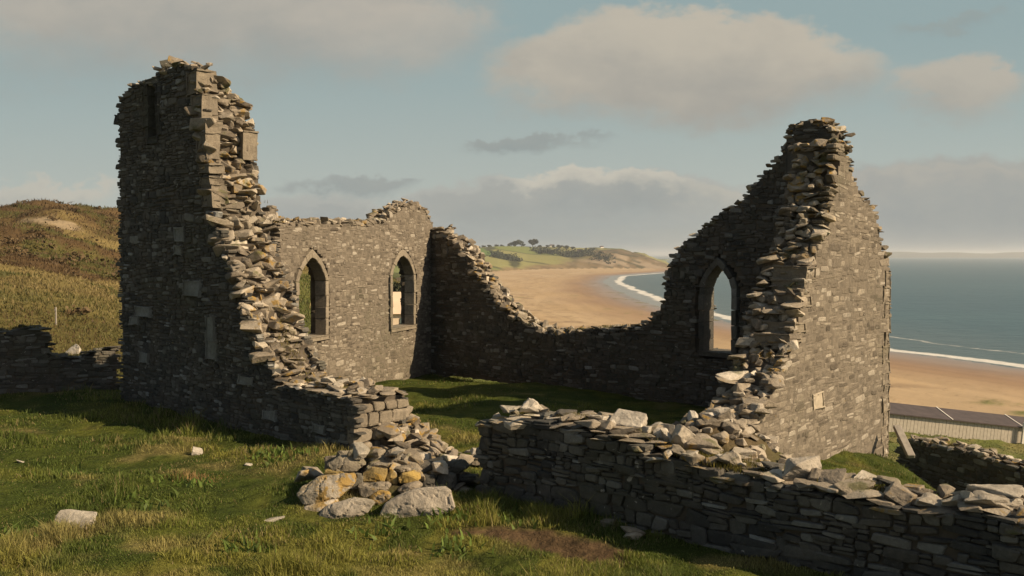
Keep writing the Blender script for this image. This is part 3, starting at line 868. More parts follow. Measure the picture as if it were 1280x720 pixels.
# a few dressed quoins left in the broken edge of the tower
def edge_blocks(w, name, specs, mat, parent):
    for u, wd, z, su, sw, sz in specs:
        bm = bmesh.new(); r = bmesh.ops.create_cube(bm, size=1)
        for v in r['verts']:
            v.co = Vector(w.P(u + v.co.x * su, wd + v.co.y * sw, z + v.co.z * sz)) + Vector(g.normal(0, .012, 3))
        bmesh.ops.bevel(bm, geom=list({e for v in r['verts'] for e in v.link_edges}), offset=.022, segments=2, affect='EDGES')
        bmesh.ops.subdivide_edges(bm, edges=[e for e in bm.edges if e.calc_length() > .08], cuts=3, use_grid_fill=True)
        bm.normal_update()
        from mathutils import noise as mn
        for v in bm.verts: v.co += v.normal * (mn.fractal(v.co * 6, .8, 2.1, 4) * .022)
        bm_obj(name, bm, mat, parent)
sp_ = []
for px, y0, y1 in ((246, 88, 118), (251, 118, 150), (256, 150, 166), (258, 166, 198), (261, 205, 216), (262, 222, 231), (264, 231, 258)):
    u, zt = A.px(px, y0); _, zb = A.px(px, y1)
    q_ = g.uniform(.26, .44); sp_.append((u - .16 + g.uniform(-.03, .03), -q_ / 2 + .012, (zt + zb) / 2, .44, q_, (zt - zb) - .012))
for px, y0, y1 in ((262, 160, 195),):
    u, zt = A.px(px, y0); _, zb = A.px(px, y1); sp_.append((u - .24, -.98, (zt + zb) / 2, .34, .3, zt - zb))
edge_blocks(A, 'quoin_block', sp_, M_DRESSED, tw)
sl_u0, sl_z1 = slit[0]; sl_u1 = slit[1][0]; sl_z0 = slit[2][1]; js = []
for k in range(5):
    zz0 = sl_z0 + (sl_z1 - sl_z0) * k / 5; hh = (sl_z1 - sl_z0) / 5
    for sg, uj in ((-1, sl_u0), (1, sl_u1)):
        wj = .16 + .1 * ((k + (sg > 0)) % 2); js.append((uj + sg * wj / 2, -.1, zz0 + hh / 2, wj, .2, hh - .01))
js.append(((sl_u0 + sl_u1) / 2, -.1, sl_z1 + .06, .6, .2, .12)); js.append(((sl_u0 + sl_u1) / 2, -.1, sl_z0 - .08, .5, .2, .13))
edge_blocks(A, 'slit_jamb', js, M_STONE, tw)
edge_blocks(A, 'slit_backing', [((sl_u0 + sl_u1) / 2, -.75, (sl_z0 + sl_z1) / 2, .6, .3, sl_z1 - sl_z0 + .2)], M_CORE, tw)
# corbel at the far top corner
u, z = A.px(146, 143); edge_blocks(A, 'corbel', [(u - .02, -.3, z - .1, .36, .5, .2)], M_STONE, tw)
# large pale dressed blocks in the dark face
sp_ = []
for px, py, w_, h_ in ((258, 396, 11, 30), (260, 424, 12, 26), (232, 350, 20, 20), (219, 284, 12, 18), (170, 382, 20, 14), (165, 396, 9, 10), (176, 440, 10, 14), (300, 470, 16, 12), (330, 512, 16, 14), (392, 530, 14, 13), (398, 545, 14, 12), (219, 308, 9, 11)):
    u, z = A.px(px, py); u2, z2 = A.px(px + w_, py + h_); sp_.append(((u + u2) / 2, -.075, (z + z2) / 2, abs(u2 - u), .2, abs(z - z2)))
edge_blocks(A, 'repair_block', sp_, stone_mat('blue_grey_stone', [(0, (.21, .215, .20)), (1, (.28, .28, .255))], ochre=.9), tw)

# window wall (sunlit)
b0 = on_z(461, 478); b1 = on_z(515, 463)
dB = np.array([b1[0] - b0[0], b1[1] - b0[1]]); dB /= np.linalg.norm(dB)
Bp0 = np.array(b0[:2]) - dB * 5.6
B_PX_TOP = [(318, 268), (330, 277), (360, 278), (400, 277), (440, 278), (478, 277), (488, 266), (505, 256), (520, 254), (531, 262), (540, 278)]
B = Wall(Bp0, b1[:2], 1, .55, [(270, 600), (270, 268)] + B_PX_TOP + [(541, 520)])
B.poly[0] = (.95, -.3); B.poly[1] = (.95, B.poly[2][1] + .3); B.poly[-1] = (B.poly[-2][0], -.3)
_r = (538.5 - 640) / F      # the corner: where B's face passes this bearing
_t = (_r * Bp0[1] - Bp0[0]) / (dB[0] - _r * dB[1]); Cp0 = np.array([*(Bp0 + dB * _t), 0.0]); Cp1 = on_z(860, 497)
B.poly[-1] = (_t + .3, -.3); B.poly[-2] = (_t + .3, B.poly[-2][1])
def window(W, l, r, sill, spring, apex, fw, parent, gg):
    mid = (l + r) / 2
    ul, ur = W.px(l, (sill + spring) / 2)[0], W.px(r, (sill + spring) / 2)[0]
    uc = (ul + ur) / 2; w = abs(ur - ul)
    z0, z1, z2 = W.px(mid, sill)[1], W.px(mid, spring)[1], W.px(mid, apex)[1]
    return uc, w, z0, z1, z2, fw
bagB = Bag(); dummy = empty('tmp')
wins = [window(B, 373.5, 407, 421, 352, 322, .16, None, g), window(B, 490.5, 517, 408, 344, 320, .16, None, g)]
for w_ in wins: B.surround(*w_, g, dummy, M_DRESSED, depth=.3)
B.face(bagB, g, True, (.045, .125), (.12, .42), big=.07, proud=.008, jit=.045); B.face(bagB, g, False, tmpl=BOX2)
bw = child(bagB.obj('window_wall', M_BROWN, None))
for o in list(dummy.children): o.parent = bw
B.core('wall_core', bw, inset=.006, mat=M_MORTAR)
b = Bag(); top = [B.px(*p) for p in B_PX_TOP]
B.crest(b, g, top, dl=(.14, .34), dh=(.09, .22), step=.14, out=.03, tilt=.25)
b.obj('broken_masonry', M_RUBBLE, bw)

# far wall rising to the gable (shaded inner face)
E_far = np.array([8.42, 22.05]); E_dir = np.array([.60, .80]); E_T = .95
E_N = np.array([.80, -.60])
dC = np.array([Cp1[0] - Cp0[0], Cp1[1] - Cp0[1]]); dC /= np.linalg.norm(dC)
# corner with the side wall's inner face
q = E_far - E_N * E_T
Mx = np.array([[dC[0], -E_dir[0]], [dC[1], -E_dir[1]]]); tc = np.linalg.solve(Mx, q - Cp0[:2])[0]
C_PX_TOP = [(541, 286), (552, 292), (566, 303), (580, 320), (592, 338), (604, 356), (618, 376), (634, 391), (650, 402), (668, 411), (690, 417), (715, 413),
            (745, 411), (772, 409), (798, 408), (815, 396), (828, 378), (832, 352), (838, 322), (850, 306), (878, 286), (900, 266), (925, 250), (948, 224), (968, 200), (982, 178), (988, 158), (1000, 151), (1022, 150),
            (1040, 160), (1050, 186), (1062, 216)]
Cw = Wall(Cp0[:2], Cp0[:2] + dC * 10, 1, .8, [(541, 600)] + C_PX_TOP + [(1100, 320), (1100, 560)])
if Cw.N[1] > 0: Cw.N = -Cw.N
Cw.poly = [Cw.px(*p) for p in [(541, 600)] + C_PX_TOP + [(1090, 300), (1100, 560)]]
Cw.poly = [(min(p[0], tc), p[1]) for p in Cw.poly]
zc = Cw.poly[1][1]; Cw.poly[0] = (-.25, -.4); Cw.poly.insert(1, (-.25, zc + .05)); Cw.poly[-1] = (tc, -1.0); Cw.poly[-2] = (tc, max(3.2, Cw.poly[-2][1]))
dummy2 = empty('tmp')
cwin = window(Cw, 880, 914, 440, 360, 332, .16, None, g)
Cw.surround(*cwin, g, dummy2, M_STONE, depth=.42)
b = Bag(); Cw.face(b, g, True, (.045, .12), (.11, .38), big=.04, proud=.02); Cw.face(b, g, False, tmpl=BOX2)
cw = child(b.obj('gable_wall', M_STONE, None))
for o in list(dummy2.children): o.parent = cw
Cw.core('wall_core', cw)
b = Bag(); top = [(min(u, tc), z) for u, z in (Cw.px(*p) for p in C_PX_TOP)]
Cw.crest(b, g, top[:12], dl=(.18, .42), dh=(.1, .26), step=.13, out=.05, tilt=.3)
Cw.crest(b, g, top[11:16], dl=(.18, .4), dh=(.05, .12), step=.13)
Cw.crest(b, g, top[15:], dl=(.16, .36), dh=(.07, .17), step=.12, out=.02, tilt=.1)
b.obj('broken_masonry', M_RUBBLE, cw)
# blocked square recess high in the gable
u0, zt = Cw.px(983, 188); u1, zb = Cw.px(1012, 217)
edge_blocks(Cw, 'blocked_opening', [((u0 + u1) / 2, -.06, (zt + zb) / 2, u1 - u0, .2, zt - zb)], M_STONE, cw)
for o in (dummy, dummy2): bpy.data.objects.remove(o)

# side wall (sunlit outer face), its broken end towards the camera
L_E = 8.6
E0 = E_far - E_dir * L_E
E = Wall(E0, E_far, 1, E_T, outline=[(0, 0), (1, 0), (1, 1)], base=-1.1)
if E.N[0] < 0: E.N = -E.N
E_PX_EDGE = [(926, 592), (934, 556), (945, 522), (962, 494), (976, 462), (988, 432), (996, 402), (1003, 366), (1012, 338), (1022, 312), (1030, 284), (1038, 256), (1044, 226), (1048, 200), (1050, 176)]
E_PX_TOP = [(1060, 196), (1068, 224), (1082, 248), (1096, 264), (1101, 296), (1106, 318), (1113, 334)]
E.poly = [E.px(*p) for p in E_PX_EDGE + E_PX_TOP]
E.poly = [(E.poly[0][0], -1.1)] + E.poly + [(E.poly[-1][0], -1.1)]
b = Bag(); E.face(b, g, True, (.045, .125), (.18, .60), big=.07, proud=.006, jit=.04); E.face(b, g, False, tmpl=BOX2)
E.end(b, g, E.poly[-1][0], 1, -.9, 3.0)
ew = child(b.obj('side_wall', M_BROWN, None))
E.core('wall_core', ew, inset=.005, mat=M_MORTAR)
b = Bag()
edge = [E.px(*p) for p in E_PX_EDGE]; top = [E.px(*p) for p in E_PX_TOP]
E.crest(b, g, edge, step=.09, wstep=.17, dl=(.14, .44), dw=(.13, .34), dh=(.07, .20), out=.02, tilt=.18)
E.crest(b, g, edge, step=.28, wstep=.35, dl=(.45, .8), dw=(.25, .5), dh=(.09, .24), out=.03, tilt=.14, keep=.7)
E.crest(b, g, edge[-1:] + top, step=.12, dl=(.16, .38), dh=(.06, .14), out=.03, tilt=.1)
b.obj('broken_masonry', M_RUBBLE, ew)
# dressed quoins in the broken edge and at the far corner
sp_ = []
for px, y0, y1 in ((1010, 334, 350), (1008, 352, 368), (1004, 370, 384), (996, 404, 416), (990, 418, 430)):
    u, zt = E.px(px, y0); _, zb = E.px(px, y1); sp_.append((u + .12, -.3, (zt + zb) / 2, .5, .58, zt - zb))
edge_blocks(E, 'quoin_block', sp_, M_DRESSED, ew)
u_end = E.poly[-1][0]; sp_ = []; z = -.9; k = 0
while z < 2.9:
    h = g.uniform(.22, .36); l = .5 if k % 2 else .36
    sp_.append((u_end - l / 2 - .01, -.166, z + h / 2, l, .32, h - .004)); z += h; k += 1
edge_blocks(E, 'corner_block', sp_, M_DRESSED, ew)
u, z = E.px(1022, 500); edge_blocks(E, 'dressed_block', [(u, -.1, z, .5, .2, .3)], simple('pale_block', (.33, .285, .215), .9, .2, 9), ew)

# tumbled stump carrying on from the end of the tower wall
st0 = A.P(A.poly[-2][0] + .06, -.55, 0); st1 = st0 + A.U * 3.2
SP_PX = [(444, 495), (452, 501), (462, 516), (474, 536), (488, 554), (504, 568), (524, 578), (550, 587), (590, 593)]
S = Wall(st0[:2], st1[:2], 1, .95, [(446, 620)] + SP_PX + [(600, 640)])
S.poly[0] = (S.poly[1][0], -.3); S.poly[-1] = (S.poly[-2][0], -.3)
b = Bag(); S.face(b, g, True, (.07, .16), (.16, .42), proud=.05)
swl = child(b.obj('tumbled_wall', M_RUBBLE, None)); S.core('wall_core', swl)
b = Bag(); S.crest(b, g, [S.px(*p) for p in SP_PX], step=.12, wstep=.19, dl=(.18, .55), dw=(.16, .42), dh=(.08, .24), out=.04, tilt=.3)
b.obj('broken_masonry', M_RUBBLE, swl)

# ------------------------------------------------------------------ foreground drystone wall
d0 = on_z(600, 622); d1 = on_z(900, 690)
D_PX_TOP = [(598, 532), (612, 524), (640, 524), (680, 527), (720, 532), (760, 545), (800, 556), (850, 576), (900, 589), (950, 602), (1000, 607), (1060, 615), (1100, 628),
            (1150, 638), (1200, 636), (1280, 648), (1500, 690)]
D = Wall(d0[:2], d1[:2], 1, .8, [(600, 680)] + D_PX_TOP + [(1500, 900)])
if D.N[1] > 0: D.N = -D.N
D.poly = [D.px(*p) for p in [(600, 680)] + D_PX_TOP + [(1500, 900)]]
D.poly[0] = (D.poly[1][0], -.3); D.poly[-1] = (D.poly[-2][0], -.3)
dw = empty('drystone_wall', tuple(D.P(3, -.4, 0)))
tag(dw, 'low drystone wall of thin shaded slates in the foreground with moss and loose stones on top', 'wall')
def dchild(o):
    o.parent = dw; o.matrix_parent_inverse = Matrix.Translation(-dw.location); return o
b = Bag(); D.face(b, g, True, (.045, .14), (.10, .40), big=.08, proud=.02); D.face(b, g, False, (.07, .16), (.16, .4), tmpl=BOX2)
D.end(b, g, D.poly[1][0], -1, 0, D.poly[1][1] - .08)
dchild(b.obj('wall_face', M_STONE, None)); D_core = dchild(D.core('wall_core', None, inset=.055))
b = Bag(); topD = [D.px(*p) for p in D_PX_TOP]
D.crest(b, g, topD, step=.15, wstep=.2, dl=(.25, .6), dw=(.2, .4), dh=(.05, .11), tilt=.05)
dchild(b.obj('top_course', M_LOOSE if False else M_RUBBLE, None))

# ------------------------------------------------------------------ field walls behind
def field_wall(p0, p1, side, T, outline_px, name, label, hr=(.06, .14)):
    W = Wall(p0, p1, side, T, outline_px, base=-4.2)
    r = empty(name, tuple(W.P(W.L / 2, -T / 2, H1(*W.P(W.L / 2, -T / 2, 0)[:2])))); tag(r, label, 'wall')
    return W, r
l0 = on_z(-160, 507, -.05); l1 = on_z(153, 486, -.05)
G_TOP = [(-150, 402), (-90, 408), (-40, 411), (10, 414), (30, 409), (48, 411), (60, 420), (62, 436), (68, 446), (84, 450), (104, 444), (125, 438), (150, 434)]
G = Wall(l0[:2], l1[:2], 1, .7, [(-160, 560)] + G_TOP + [(152, 560)], base=-.6)
if G.N[1] > 0: G.N = -G.N
G.poly = [G.px(*p) for p in [(-160, 560)] + G_TOP + [(152, 560)]]
G.poly[0] = (G.poly[1][0], -.6); G.poly[-1] = (G.poly[-2][0], -.6)
gw = empty('field_wall', tuple(G.P(3, -.35, 0))); tag(gw, 'dark broken drystone field wall running left from the tower', 'wall')
def under(o, r):
    o.parent = r; o.matrix_parent_inverse = Matrix.Translation(-r.location); return o
b = Bag(); G.face(b, g, True, (.06, .13), (.16, .45)); G.face(b, g, False, tmpl=BOX2)
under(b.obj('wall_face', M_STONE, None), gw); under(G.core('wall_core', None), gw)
b = Bag(); G.crest(b, g, [G.px(*p) for p in G_TOP], step=.13, dl=(.2, .5), dh=(.05, .12), tilt=.06)
under(b.obj('top_course', M_STONE, None), gw)

f0 = at_depth(1122, 540, 27.0); f1 = at_depth(1290, 576, 22.6)
F_TOP = [(1122, 549), (1140, 550), (1160, 555), (1185, 559), (1210, 565), (1235, 573), (1260, 581), (1290, 590), (1340, 604)]
K = Wall(f0[:2], f1[:2], 1, .7, [(1120, 640)] + F_TOP + [(1340, 690)], base=-4.6)
if K.N[0] > 0: K.N = -K.N
K.poly = [K.px(*p) for p in [(1122, 640)] + F_TOP + [(1340, 690)]]
K.poly[0] = (K.poly[1][0], -4.6); K.poly[-1] = (K.poly[-2][0], -4.6)
kw = empty('field_wall', tuple(K.P(2, -.35, -3))); tag(kw, 'shaded drystone field wall with pale cap stones behind the grassy bank on the seaward side', 'wall')
b = Bag(); K.face(b, g, True, (.07, .15), (.16, .45)); K.face(b, g, False, tmpl=BOX2)
under(b.obj('wall_face', M_STONE, None), kw); under(K.core('wall_core', None), kw)
b = Bag(); K.crest(b, g, [K.px(*p) for p in F_TOP], step=.2, dl=(.25, .5), dh=(.08, .16), tilt=.1)
under(b.obj('top_course', M_RUBBLE, None), kw)

# ------------------------------------------------------------------ loose stones, each one an object
LOOSE_ME = []
for i in range(18):
    bm = hull_mesh(500 + i, npts=13 + i % 7, bev=.05, detail=1, blocky=3 + (i % 3) * 2)
    me = bpy.data.meshes.new('loose_stone'); bm.to_mesh(me); bm.free(); LOOSE_ME.append(me)
BIG_ME = []
for i in range(12):
    bm = hull_mesh(900 + i, npts=10 + i % 4, bev=.045, detail=3, blocky=5 + (i % 3) * 3)
    me = bpy.data.meshes.new('boulder'); bm.to_mesh(me); bm.free(); BIG_ME.append(me)
_mat_copies = {}
def stone(name, kind, loc, dims, rot, mat, label, group=None, big=False):
    src = (BIG_ME if big else LOOSE_ME)[kind % (12 if big else 18)]
    key = (src.name, mat.name)
    if key not in _mat_copies:
        me = src.copy(); me.materials.append(mat); _mat_copies[key] = me
    o = bpy.data.objects.new(name, _mat_copies[key])
    COL.objects.link(o); o.location = loc; o.scale = (dims[0] / 2, dims[1] / 2, dims[2] / 2); o.rotation_euler = rot
    tag(o, label, 'boulder' if name == 'boulder' else 'stone', group)
    return o
gs = np.random.default_rng(23); rs = random.Random(5)

# boulders at the corner gap: px centre, py base, width px, height px, depth m, yaw, tilt, material, label
def boulder(px, py, wpx, hpx, dep, rz, tx, ty, mat, label, kind, lift=0.0, name='boulder', D_=None):
    p = hit(px, py) if D_ is None else at_depth(px, py, D_)
    s = p[1] / F
    w, h = wpx * s, hpx * s
    return stone(name, kind, (p[0], p[1] + dep * .3, p[2] + h * .36 + lift), (w * 1.08, dep, h * 1.12), (tx, ty, rz), mat, label, None, True)

def outline_boulder(pts, depth, thick, mat, label, lean=.35, seed=0, zoom=(360, 560, 5.333), name='boulder'):
    """a big angular stone: front outline from the photograph's proportions, with its own depth, lean and broken back"""
    from mathutils import noise as mn
    r = np.random.default_rng(seed)
    px = [(zoom[0] + a / zoom[2], zoom[1] + b_ / zoom[2]) for a, b_ in pts]
    base = max(p[1] for p in px); s_ = depth / F
    cx = sum(p[0] for p in px) / len(px)
    o3 = at_depth(cx, base, depth)
    top = min(p[1] for p in px)
    bm = bmesh.new(); V = []
    for (a, b_) in px:
        hgt = (base - b_) * s_; x = (a - cx) * s_
        f = hgt / max(.01, (base - top) * s_)
        yj = lean * hgt + r.normal(0, .02)
        V.append((x, yj, hgt - .04)); V.append((x * .86 + r.normal(0, .03), yj + thick * (1 - .35 * f) + r.normal(0, .04), hgt * (.80 + r.normal(0, .04)) - .04))
    ax = sum(v[0] for v in V) / len(V)
    V.append((ax * .6, -.05 * thick, (base - top) * s_ * .45)); V.append((ax, thick * .6, -.1))
    for v in V: bm.verts.new(v)
    bmesh.ops.convex_hull(bm, input=bm.verts[:])
    bmesh.ops.delete(bm, geom=[v for v in bm.verts if not v.link_faces], context='VERTS')
    bmesh.ops.dissolve_limit(bm, angle_limit=R(8), verts=bm.verts[:], edges=bm.edges[:])
    bmesh.ops.bevel(bm, geom=bm.edges[:], offset=.018, segments=1, affect='EDGES', clamp_overlap=True)
    bmesh.ops.triangulate(bm, faces=bm.faces[:])
    for _ in range(5):
        es = [e for e in bm.edges if e.calc_length() > .05]
        if not es: break
        bmesh.ops.subdivide_edges(bm, edges=es, cuts=1); bmesh.ops.triangulate(bm, faces=[f for f in bm.faces if len(f.verts) > 3])
    bm.normal_update(); off = Vector((seed * 2.3, 0, seed))
    for v in bm.verts:
        c = v.co
        d = mn.fractal(c * 5 + off, .75, 2.1, 5) * .016
        cr = mn.noise(Vector((c.x * 3.2 + c.z * 2.4, c.y * 3, c.z * 4 - c.x * 1.5)) + off)
        d -= .03 * max(0, 1 - abs(cr) / .05)               # splits along the bedding
        v.co = c + v.normal * d
    o = bm_obj(name, bm, mat); o.location = o3
    tag(o, label, 'boulder'); return o
outline_boulder([(660, 525), (690, 430), (765, 292), (830, 268), (960, 252), (1085, 272), (1118, 385), (1010, 440), (800, 512), (580, 470), (640, 350)], 12.95, .75, M_BOULDER, 'largest grey angular boulder in the grass at the wall gap', .25, 1)
outline_boulder([(45, 300), (75, 250), (175, 192), (290, 172), (430, 168), (440, 240), (330, 320), (240, 350), (100, 366)], 13.35, .6, M_SLAB, 'pale tilted slab with orange lichen at the outer edge of the boulder pile', .5, 2)
outline_boulder([(165, 475), (200, 420), (270, 368), (410, 333), (572, 362), (520, 432), (390, 482), (260, 520), (222, 500)], 13.0, .5, M_BOULDER, 'long grey slab lowest in the boulder pile, half sunk in grass', .6, 3)
outline_boulder([(95, 385), (180, 350), (320, 330), (330, 400), (180, 460), (130, 430)], 13.25, .45, M_OCHRE, 'brown wedge of stone under the tilted lichen slab', .4, 4)
outline_boulder([(460, 235), (480, 222), (640, 210), (675, 235), (665, 265), (520, 318), (480, 305)], 13.5, .45, M_LOOSE, 'tan block beneath the yellow lichen stones', .3, 5)
outline_boulder([(520, 320), (600, 272), (660, 272), (685, 310), (610, 362), (540, 345)], 13.4, .4, M_OCHRE, 'small tan stone below the tan block in the pile', .3, 6)
outline_boulder([(490, 150), (560, 115), (665, 122), (660, 165), (640, 205), (495, 205)], 13.75, .4, M_YELLOW, 'yellow lichened block in the middle of the boulder pile', .25, 7)
outline_boulder([(735, 180), (760, 145), (820, 135), (870, 160), (878, 195), (850, 215), (740, 215)], 13.75, .4, M_YELLOW, 'rounded yellow lichened block beside the middle of the pile', .2, 8)
outline_boulder([(640, 190), (680, 125), (715, 135), (735, 225), (690, 225)], 13.8, .35, M_YELLOW, 'small yellow stone wedged between two lichened blocks', .2, 9)
outline_boulder([(700, 130), (720, 113), (800, 116), (822, 135), (760, 150)], 13.85, .4, M_LOOSE, 'thin tan stone lying on the rounded yellow block', .5, 10)
outline_boulder([(245, 95), (330, 45), (470, 45), (520, 95), (450, 145), (380, 105), (300, 140)], 13.9, .5, M_LOOSE, 'flat capping slab on top of the boulder pile', .6, 11)
outline_boulder([(235, 140), (255, 125), (370, 140), (375, 175), (238, 182)], 13.85, .4, M_YELLOW, 'ochre stone under the flat capping slab', .2, 12)
outline_boulder([(510, 130), (540, 82), (690, 88), (700, 120), (560, 118)], 13.95, .45, M_LOOSE, 'brown flat stone lying across the yellow blocks', .6, 13)
outline_boulder([(720, 270), (800, 222), (860, 218), (862, 260), (780, 290)], 13.5, .4, M_LOOSE, 'tan wedge behind the largest boulder', .3, 14)
outline_boulder([(975, 205), (1000, 160), (1060, 148), (1115, 165), (1110, 260), (985, 250)], 14.2, .4, M_STONE, 'dark grey block sitting in the shadow of the gap', .2, 15)
outline_boulder([(1135, 190), (1150, 172), (1240, 168), (1260, 200), (1150, 212)], 14.4, .4, M_STONE, 'thin dark slab beside the end of the low wall', .2, 16)
outline_boulder([(1020, 125), (1060, 75), (1170, 60), (1200, 120), (1100, 165), (1040, 160)], 14.5, .45, M_STONE, 'dark stone leaning against the end of the low wall', .3, 17)
outline_boulder([(720, 105), (780, 78), (960, 80), (990, 120), (900, 160), (780, 130)], 14.2, .5, M_STONE, 'flat dark slab at the foot of the tumbled slope', .5, 18)
outline_boulder([(870, 215), (900, 165), (975, 165), (985, 250), (890, 258)], 13.95, .4, M_STONE, 'dark block just behind the largest boulder', .2, 19)
outline_boulder([(380, 200), (440, 150), (500, 160), (500, 230), (440, 290), (400, 260)], 13.7, .4, M_STONE, 'dark stone in the shaded middle of the boulder pile', .2, 20)
boulder(88, 662, 54, 24, .4, -.25, .1, .1, M_PALE, 'pale flat stone lying alone in the foreground grass', 6, name='loose_stone')
boulder(245, 569, 14, 11, .2, .3, 0, 0, M_PALE, 'small pale stone in the grass near the shadow edge', 7, name='loose_stone')
boulder(341, 652, 24, 6, .25, .1, 0, .05, M_PALE, 'thin pale chip of stone in the grass near the boulders', 8, name='loose_stone')
boulder(24, 579, 11, 5, .15, .1, 0, .05, M_PALE, 'tiny pale chip in the grass at far left', 9, name='loose_stone')
boulder(310, 583, 10, 4, .15, .1, 0, .05, M_PALE, 'tiny pale chip in the grass below the tower wall', 10, name='loose_stone')

# stones on the top of the foreground wall: (px, py of its base centre, across, width px, height px, material, label)
def wall_stone(W, px, py, across, wpx, hpx, dep, rz, tx, ty, mat, label, kind, big=True, lift=0.0):
    u, _ = W.px(px, py, -across); z = float(W.top(np.array([u]))[0])
    p = W.P(u, -across, z); s = p[1] / F
    return stone('loose_stone', kind, (p[0], p[1], z + hpx * s * .36 + lift), (wpx * s * 1.08, dep, hpx * s * 1.1), (tx, ty, math.atan2(W.U[1], W.U[0]) + rz), mat, label, None, big)
for args in (
    (622, 524, .35, 15, 14, .2, .2, .2, .1, M_PALE, 'small pale stone at the broken end of the low wall', 0),
    (638, 526, .3, 22, 20, .3, -.2, .2, .5, M_PALE, 'pale angular stone second from the end of the low wall', 1),
    (664, 522, .35, 24, 26, .25, .6, .3, -.7, M_PALE, 'upright pale wedge standing on the low wall', 2),
    (678, 527, .3, 34, 10, .4, .1, 0, .1, M_STONE, 'flat grey slab beside the upright wedge', 3),
    (706, 526, .4, 28, 12, .4, .2, .1, 0, M_STONE, 'dark flat stone before the moss clump on the wall', 4),
    (748, 534, .4, 24, 14, .3, .1, .1, .1, M_PALE, 'pale rounded stone after the moss clump on the wall', 5),
    (742, 544, .2, 20, 10, .3, .1, 0, .1, M_LOOSE, 'small buff stone at the wall edge below the moss clump', 6),
    (784, 524, .55, 48, 26, .4, .1, .15, -.1, M_PALE, 'broad pale boulder on the back edge of the low wall', 7),
    (782, 548, .25, 34, 18, .35, -.1, .1, .05, M_LOOSE, 'squared tan block on the front edge of the low wall', 8),
    (836, 528, .5, 26, 22, .3, .3, .2, .3, M_PALE, 'white angular stone beside the rubble mound', 9),
    (852, 542, .5, 24, 30, .3, .8, .4, .5, M_LOOSE, 'tall tan stone leaning at the rubble mound', 10),
    (880, 530, .6, 40, 26, .4, .2, .1, -.2, M_LOOSE, 'large buff block low on the rubble mound', 11),
    (848, 565, .2, 26, 12, .35, .1, 0, .1, M_LOOSE, 'long buff stone lying along the low wall', 0),
    (862, 584, .1, 20, 16, .25, .2, .2, .3, M_PALE, 'rounded pale stone at the front edge of the low wall', 1),
    (912, 580, .3, 30, 22, .3, .3, .2, -.3, M_LOOSE, 'tilted buff stone beside the mossy strip', 2),
    (1004, 602, .35, 52, 32, .45, .2, .2, -.2, M_BOULDER, 'large tilted grey boulder on the low wall below the sunlit wall', 4),
    (962, 594, .4, 28, 22, .35, .1, .1, .2, M_STONE, 'dark square block on the low wall left of the tilted boulder', 5),
    (1040, 606, .3, 34, 20, .4, .2, .1, -.1, M_LOOSE, 'buff stone on the low wall right of the tilted boulder', 6),
    (1082, 594, .6, 26, 12, .3, .1, .1, .2, M_PALE, 'small white stone on the back of the low wall', 7),
    (1068, 614, .2, 40, 18, .4, .1, .25, .3, M_LOOSE, 'long sloping tan stone on the low wall', 8),
    (1132, 612, .5, 74, 22, .3, .02, .05, .06, M_STONE, 'long dark slate slab set upright along the wall top', 9),
    (1126, 626, .25, 36, 18, .35, .1, .3, .2, M_LOOSE, 'tan lichened stone under the dark slate slab', 10),
    (1166, 630, .2, 34, 14, .3, .1, .1, .1, M_BOULDER, 'grey-green stone at the wall edge below the slate slab', 11),
    (1245, 618, .5, 72, 30, .45, -.05, .1, .15, M_PALE, 'big pale rectangular slab at the right end of the wall top', 1),
    (1244, 640, .25, 70, 20, .5, -.05, .05, .1, M_BOULDER, 'thick grey slab underneath the big pale slab', 4),
): wall_stone(D, *args)

occupied = []
def scatter_on_wall(W, n, u0, u1, dims, mats, label, group):
    for i in range(n):
        u = u0 + (u1 - u0) * (i + gs.random()) / n; a = gs.uniform(.1, W.T - .1)
        z = float(W.top(np.array([u]))[0]); L = gs.uniform(*dims); h = L * gs.uniform(.3, .6)
        p = W.P(u, -a, z + h * .28 + .03)
        stone('loose_stone', int(gs.integers(0, 18)), tuple(p), (L, L * gs.uniform(.6, .95), h), (gs.normal(0, .2), gs.normal(0, .2), gs.uniform(0, 6.28)), mats[int(gs.integers(0, len(mats)))], label, group)
uu = lambda W, a, b: (W.px(*a)[0], W.px(*b)[0])
MX = [M_LOOSE, M_LOOSE, M_LOOSE, M_PALE, M_RUBBLE, M_OCHRE]
scatter_on_wall(D, 36, *uu(D, (605, 530), (1300, 640)), (.12, .3), MX, 'small loose stone among the cap stones of the low foreground wall', 'small cap stones on the foreground wall')
scatter_on_wall(A, 14, *uu(A, (348, 482), (438, 497)), (.16, .42), MX, 'loose stone on the sunlit flat top of the low tower wall end', 'stones on the low end of the tower wall')
scatter_on_wall(A, 8, *uu(A, (150, 130), (240, 84)), (.1, .25), MX, 'small loose stone on the very top of the tower', 'stones on the tower top')
scatter_on_wall(K, 15, *uu(K, (1126, 545), (1300, 575)), (.2, .42), [M_PALE, M_LOOSE, M_LOOSE], 'pale cap stone on the seaward field wall', 'cap stones of the seaward field wall')
def on_tower(px, py, across, wpx, hpx, dep, rz, tx, ty, mat, label, kind):
    u, z = A.px(px, py, -across); p = A.P(u, -across, z); s = p[1] / F
    stone('loose_stone', kind, tuple(p), (wpx * s, dep, hpx * s), (tx, ty, rz), mat, label, None, True)
on_tower(219, 77, .5, 20, 17, .35, .4, .2, .35, M_OCHRE, 'square ochre block perched on the tower top', 6)
on_tower(207, 80, .5, 14, 14, .3, .1, .3, -.6, M_STONE, 'dark slab leaning on the ochre block of the tower', 7)
on_tower(198, 85, .45, 14, 9, .3, .1, .1, .4, M_OCHRE, 'flat ochre stone low on the tower top', 8)
on_tower(256, 87, .55, 24, 26, .25, -.5, .3, .1, M_LOOSE, 'big upright buff slab at the tower corner', 9)
